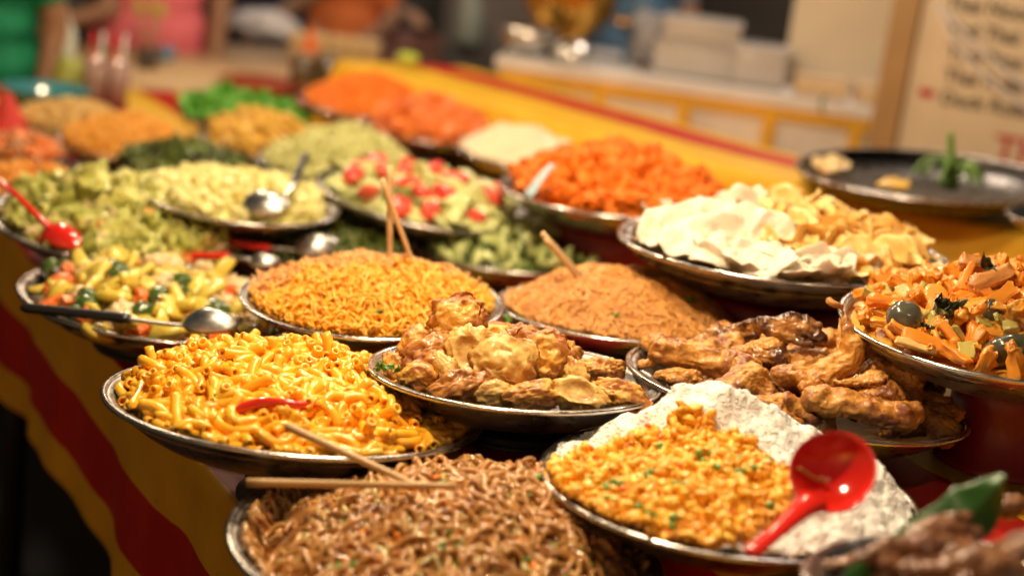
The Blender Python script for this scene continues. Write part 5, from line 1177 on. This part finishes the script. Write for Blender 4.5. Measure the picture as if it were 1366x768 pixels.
# dark hall behind
DW = plain('hall_wall', (.10, .085, .075), .8, vscale=1.2, var=.35); GW = plain('grey_shutter', (.18, .17, .17), .6, vscale=2, var=.2)
def wallbox(name, p0, p1, z0, z1, th, m, label, cat='wall'):
    d_ = p1-p0; d_[2] = 0; L = np.linalg.norm(d_); R3 = frame(d_/L, np.array([0, 0, 1.])); V, F = box((0, 0, z0), (L, th, z1)); o = mobj(name, V, F, m, None, M4(R3, np.array([p0[0], p0[1], 0])), smooth=False); tag(o, label, cat); return o, L
w0 = np.array([-7., 9., 0]); w1 = np.array([9., 7.6, 0]); wl, L = wallbox('hall_wall', w0, w1, 0, 4.2, .2, DW, 'dark brown hall wall far behind the stall')
for k in range(16):
    V, F = box((.4+k*1.0, -.06, 0), (.4+k*1.0+.10+.06*(k % 3), -.002, 3.4)); mobj('pillar_strip', V, F, [GW, DWOOD, CRM][k % 3] if 6 < k < 13 else [GW, DWOOD][k % 2], wl, smooth=False)
V, F = tube(np.array([at(640, -60, 6.5), at(622, 60, 6.3)])-at(640, -60, 6.5), .06, 14); tag(mobj('grey_pipe', V, F, plain('pipe_grey', (.26, .30, .27), .5), None, M4(I3, at(640, -60, 6.5))), 'grey green pipe standing far behind the shelf', 'pipe')
wallbox('market_partition', at(590, 40, 6.6), at(720, 60, 6.0), 0, 2.2, .05, GW, 'grey metal partition far behind the middle of the shelf', 'partition')

# ------------------------------------------------------------------ people
SK1 = food('skin_tan', [(.50, .28, .18), (.56, .33, .22)], 12, .5, .05, .1, .1, piece=0); SK2 = food('skin_brown', [(.26, .13, .07), (.3, .16, .09)], 12, .5, .05, .1, .1, piece=0)
def person(px, d, face, skin, shirt, pants, hair, label, arm='bent', h=1.70, strap=None, prop=None):
    """standing figure; px gives the bearing, d the distance"""
    p = at(px, 60, d); p[2] = 0; s = h/1.7; R3 = rotm((0, 0, 1), R_(face))
    L = [((0, 0, 1.52), (0, .0, 1.60), .062, .10), ((0, .01, 1.58), (0, .0, 1.63), .095, .088), ((0, 0, 1.40), (0, 0, 1.52), .06, .055),
         ((-.13, 0, 1.38), (.13, 0, 1.38), .075, .075), ((-.08, 0, 1.25), (.08, 0, 1.25), .11, .11), ((-.06, 0, 1.08), (.06, 0, 1.08), .105, .105), ((-.08, 0, .93), (.08, 0, .93), .115, .115)]
    for q in (-1, 1):
        L += [((.10*q, 0, .90), (.10*q, .02, .50), .095, .062), ((.10*q, .02, .50), (.11*q, -.01, .10), .060, .042), ((.11*q, -.02, .06), (.12*q, .14, .035), .042, .032)]
        if arm == 'bent': e, w_ = (.25*q, -.02, 1.10), (.14*q, .24, 1.05)
        elif arm == 'reach': e, w_ = (.26*q, .06, 1.12), (.16*q, .34, .98)
        else: e, w_ = (.24*q, -.02, 1.10), (.25*q, .06, .86)
        L += [((.19*q, 0, 1.37), e, .052, .042), (e, w_, .040, .028)]
        wv = np.array(w_); dr = (wv-np.array(e)); dr /= np.linalg.norm(dr); L += [(w_, tuple(wv+dr*.07), .032, .034)]
        sidev = np.array([1., 0, 0])
        for f in range(4): b0 = wv+dr*.07+sidev*(.021*(f-1.5)); L += [(tuple(b0), tuple(b0+dr*(.065+.008*(f in (1, 2)))+np.array([0, 0, -.02])), .0095, .008)]
        b0 = wv+dr*.02-sidev*.028*q; L += [(tuple(b0), tuple(b0+dr*.05-sidev*.02*q), .011, .009)]
    L += [((0, .095, 1.615), (0, .112, 1.60), .013, .015), ((-.095, 0, 1.60), (-.1, 0, 1.62), .016, .016), ((.095, 0, 1.60), (.1, 0, 1.62), .016, .016)]
    V, F = capsules(L, 2); V, F = remesh(V, F, .014, 2)
    o = mobj('person', V*s, F, skin, None, M4(R3, p)); tag(o, label, 'person')
    C = [((-.13, 0, 1.38), (.13, 0, 1.38), .088, .088), ((-.09, 0, 1.26), (.09, 0, 1.26), .122, .122), ((-.07, 0, 1.08), (.07, 0, 1.08), .118, .118), ((-.08, 0, .96), (.08, 0, .96), .126, .126)]
    for q in (-1, 1): e = {'bent': (.25*q, -.02, 1.10), 'reach': (.26*q, .06, 1.12)}.get(arm, (.24*q, -.02, 1.10)); C += [((.19*q, 0, 1.37), tuple(np.array((.19*q, 0, 1.37))*.35+np.array(e)*.65), .068, .058)]
    V, F = capsules(C, 2); V, F = remesh(V, F, .018, 3); V[:, 0] += .006*np.sin(V[:, 2]*55+V[:, 1]*20); mobj('shirt', V*s, F, shirt, o)
    C = [((-.08, 0, .93), (.08, 0, .93), .127, .127)]
    for q in (-1, 1): C += [((.10*q, 0, .88), (.10*q, .02, .50), .108, .078), ((.10*q, .02, .50), (.11*q, -.01, .10), .076, .062)]
    V, F = capsules(C, 2); V, F = remesh(V, F, .018, 2); mobj('trousers', V*s, F, pants, o)
    V, F = ico(4); V = V*np.array([.108, .115, .12])*(1+.05*nz(V, 3, px, 3))[:, None]; V[:, 1] -= .022; V[:, 2] += 1.635; V[:, 1] = np.where((V[:, 2] < 1.66) & (V[:, 1] > .03), .03, V[:, 1]); mobj('hair', V*s, F, hair, o)
    for q in (-1, 1): V, F = blob((.012, .006, .007), 2, .02, 1, 1); mobj('eye', (V+np.array([.036*q, .088, 1.625]))*s, F, BLACK, o)
    V, F = blob((.024, .006, .006), 2, .02, 1, 1); mobj('mouth', (V+np.array([0, .090, 1.565]))*s, F, plain('lip', (.4, .12, .1), .5), o)
    if strap:
        P = bez(np.array([[-.16, .10, 1.42], [-.05, .14, 1.25], [.07, .135, 1.08], [.14, .10, .95]]), 20); V, F = tube(P, .018, 8, True, .4); mobj('bag_strap', V*s, F, strap, o)
    return o
cl = lambda n, c: plain(n, c, .8, bump=.3, bscale=25, vscale=4)
HD = plain('dark_hair', (.02, .015, .012), .5)
person(-25, 4.3, 165, SK2, cl('green_shirt', (.0, .22, .10)), cl('green_trousers', (.0, .16, .08)), HD, 'person in a bright green top at the left edge of the photo', 'down', 1.62)
person(52, 5.0, 175, SK2, cl('black_top', (.03, .025, .025)), cl('black_trousers', (.02, .018, .02)), HD, 'person in black with a bare brown arm, behind the teal bowl', 'bent', 1.6)
person(196, 5.1, 176, SK2, cl('pink_shirt', (.75, .16, .20)), cl('pink_skirt', (.68, .14, .18)), HD, 'person in a pink shirt with a dark diagonal bag strap', 'down', 1.72, strap=cl('strap', (.12, .03, .035)))
person(345, 6.2, 170, SK2, cl('navy_top', (.03, .03, .06)), cl('navy_trousers', (.02, .02, .045)), HD, 'person in navy holding something white beside the pink shirt', 'reach', 1.66)
person(450, 6.4, 190, SK1, cl('orange_shirt', (.78, .20, .05)), cl('dark_trousers', (.05, .04, .05)), HD, 'person in an orange shirt behind the cream cups', 'bent', 1.5)
person(560, 6.9, 200, SK1, cl('dark_jacket', (.05, .05, .055)), cl('rosy_skirt', (.50, .25, .22)), HD, 'person in a dark jacket and dusty pink skirt behind the shelf end', 'bent', 1.6)
person(838, 6.6, 180, SK1, cl('denim_shirt', (.12, .24, .40)), cl('denim', (.10, .16, .28)), HD, 'person in blue behind the brass urn', 'down', 1.75)
p = at(352, 34, 5.75); V, F = blob((.13, .08, .06), 4, .25, 1.4, 8); tag(mobj('white_bag', V, F, plain('white_bag', (.75, .72, .75), .4, bump=.5, bscale=14), None, M4(I3, p)), 'white plastic bag held by the person in navy', 'bag')

S.render.engine = 'CYCLES'
S.cycles.use_denoising = True
try: S.cycles.denoiser = 'OPENIMAGEDENOISE'
except Exception: pass
S.cycles.max_bounces = 8; S.cycles.diffuse_bounces = 6; S.cycles.glossy_bounces = 3; S.cycles.transmission_bounces = 4; S.cycles.sample_clamp_indirect = 4; S.cycles.sample_clamp_direct = 0
S.cycles.caustics_reflective = False; S.cycles.caustics_refractive = False
S.view_settings.view_transform = 'Standard'; S.view_settings.look = 'None'; S.view_settings.exposure = -.05; S.view_settings.gamma = 1
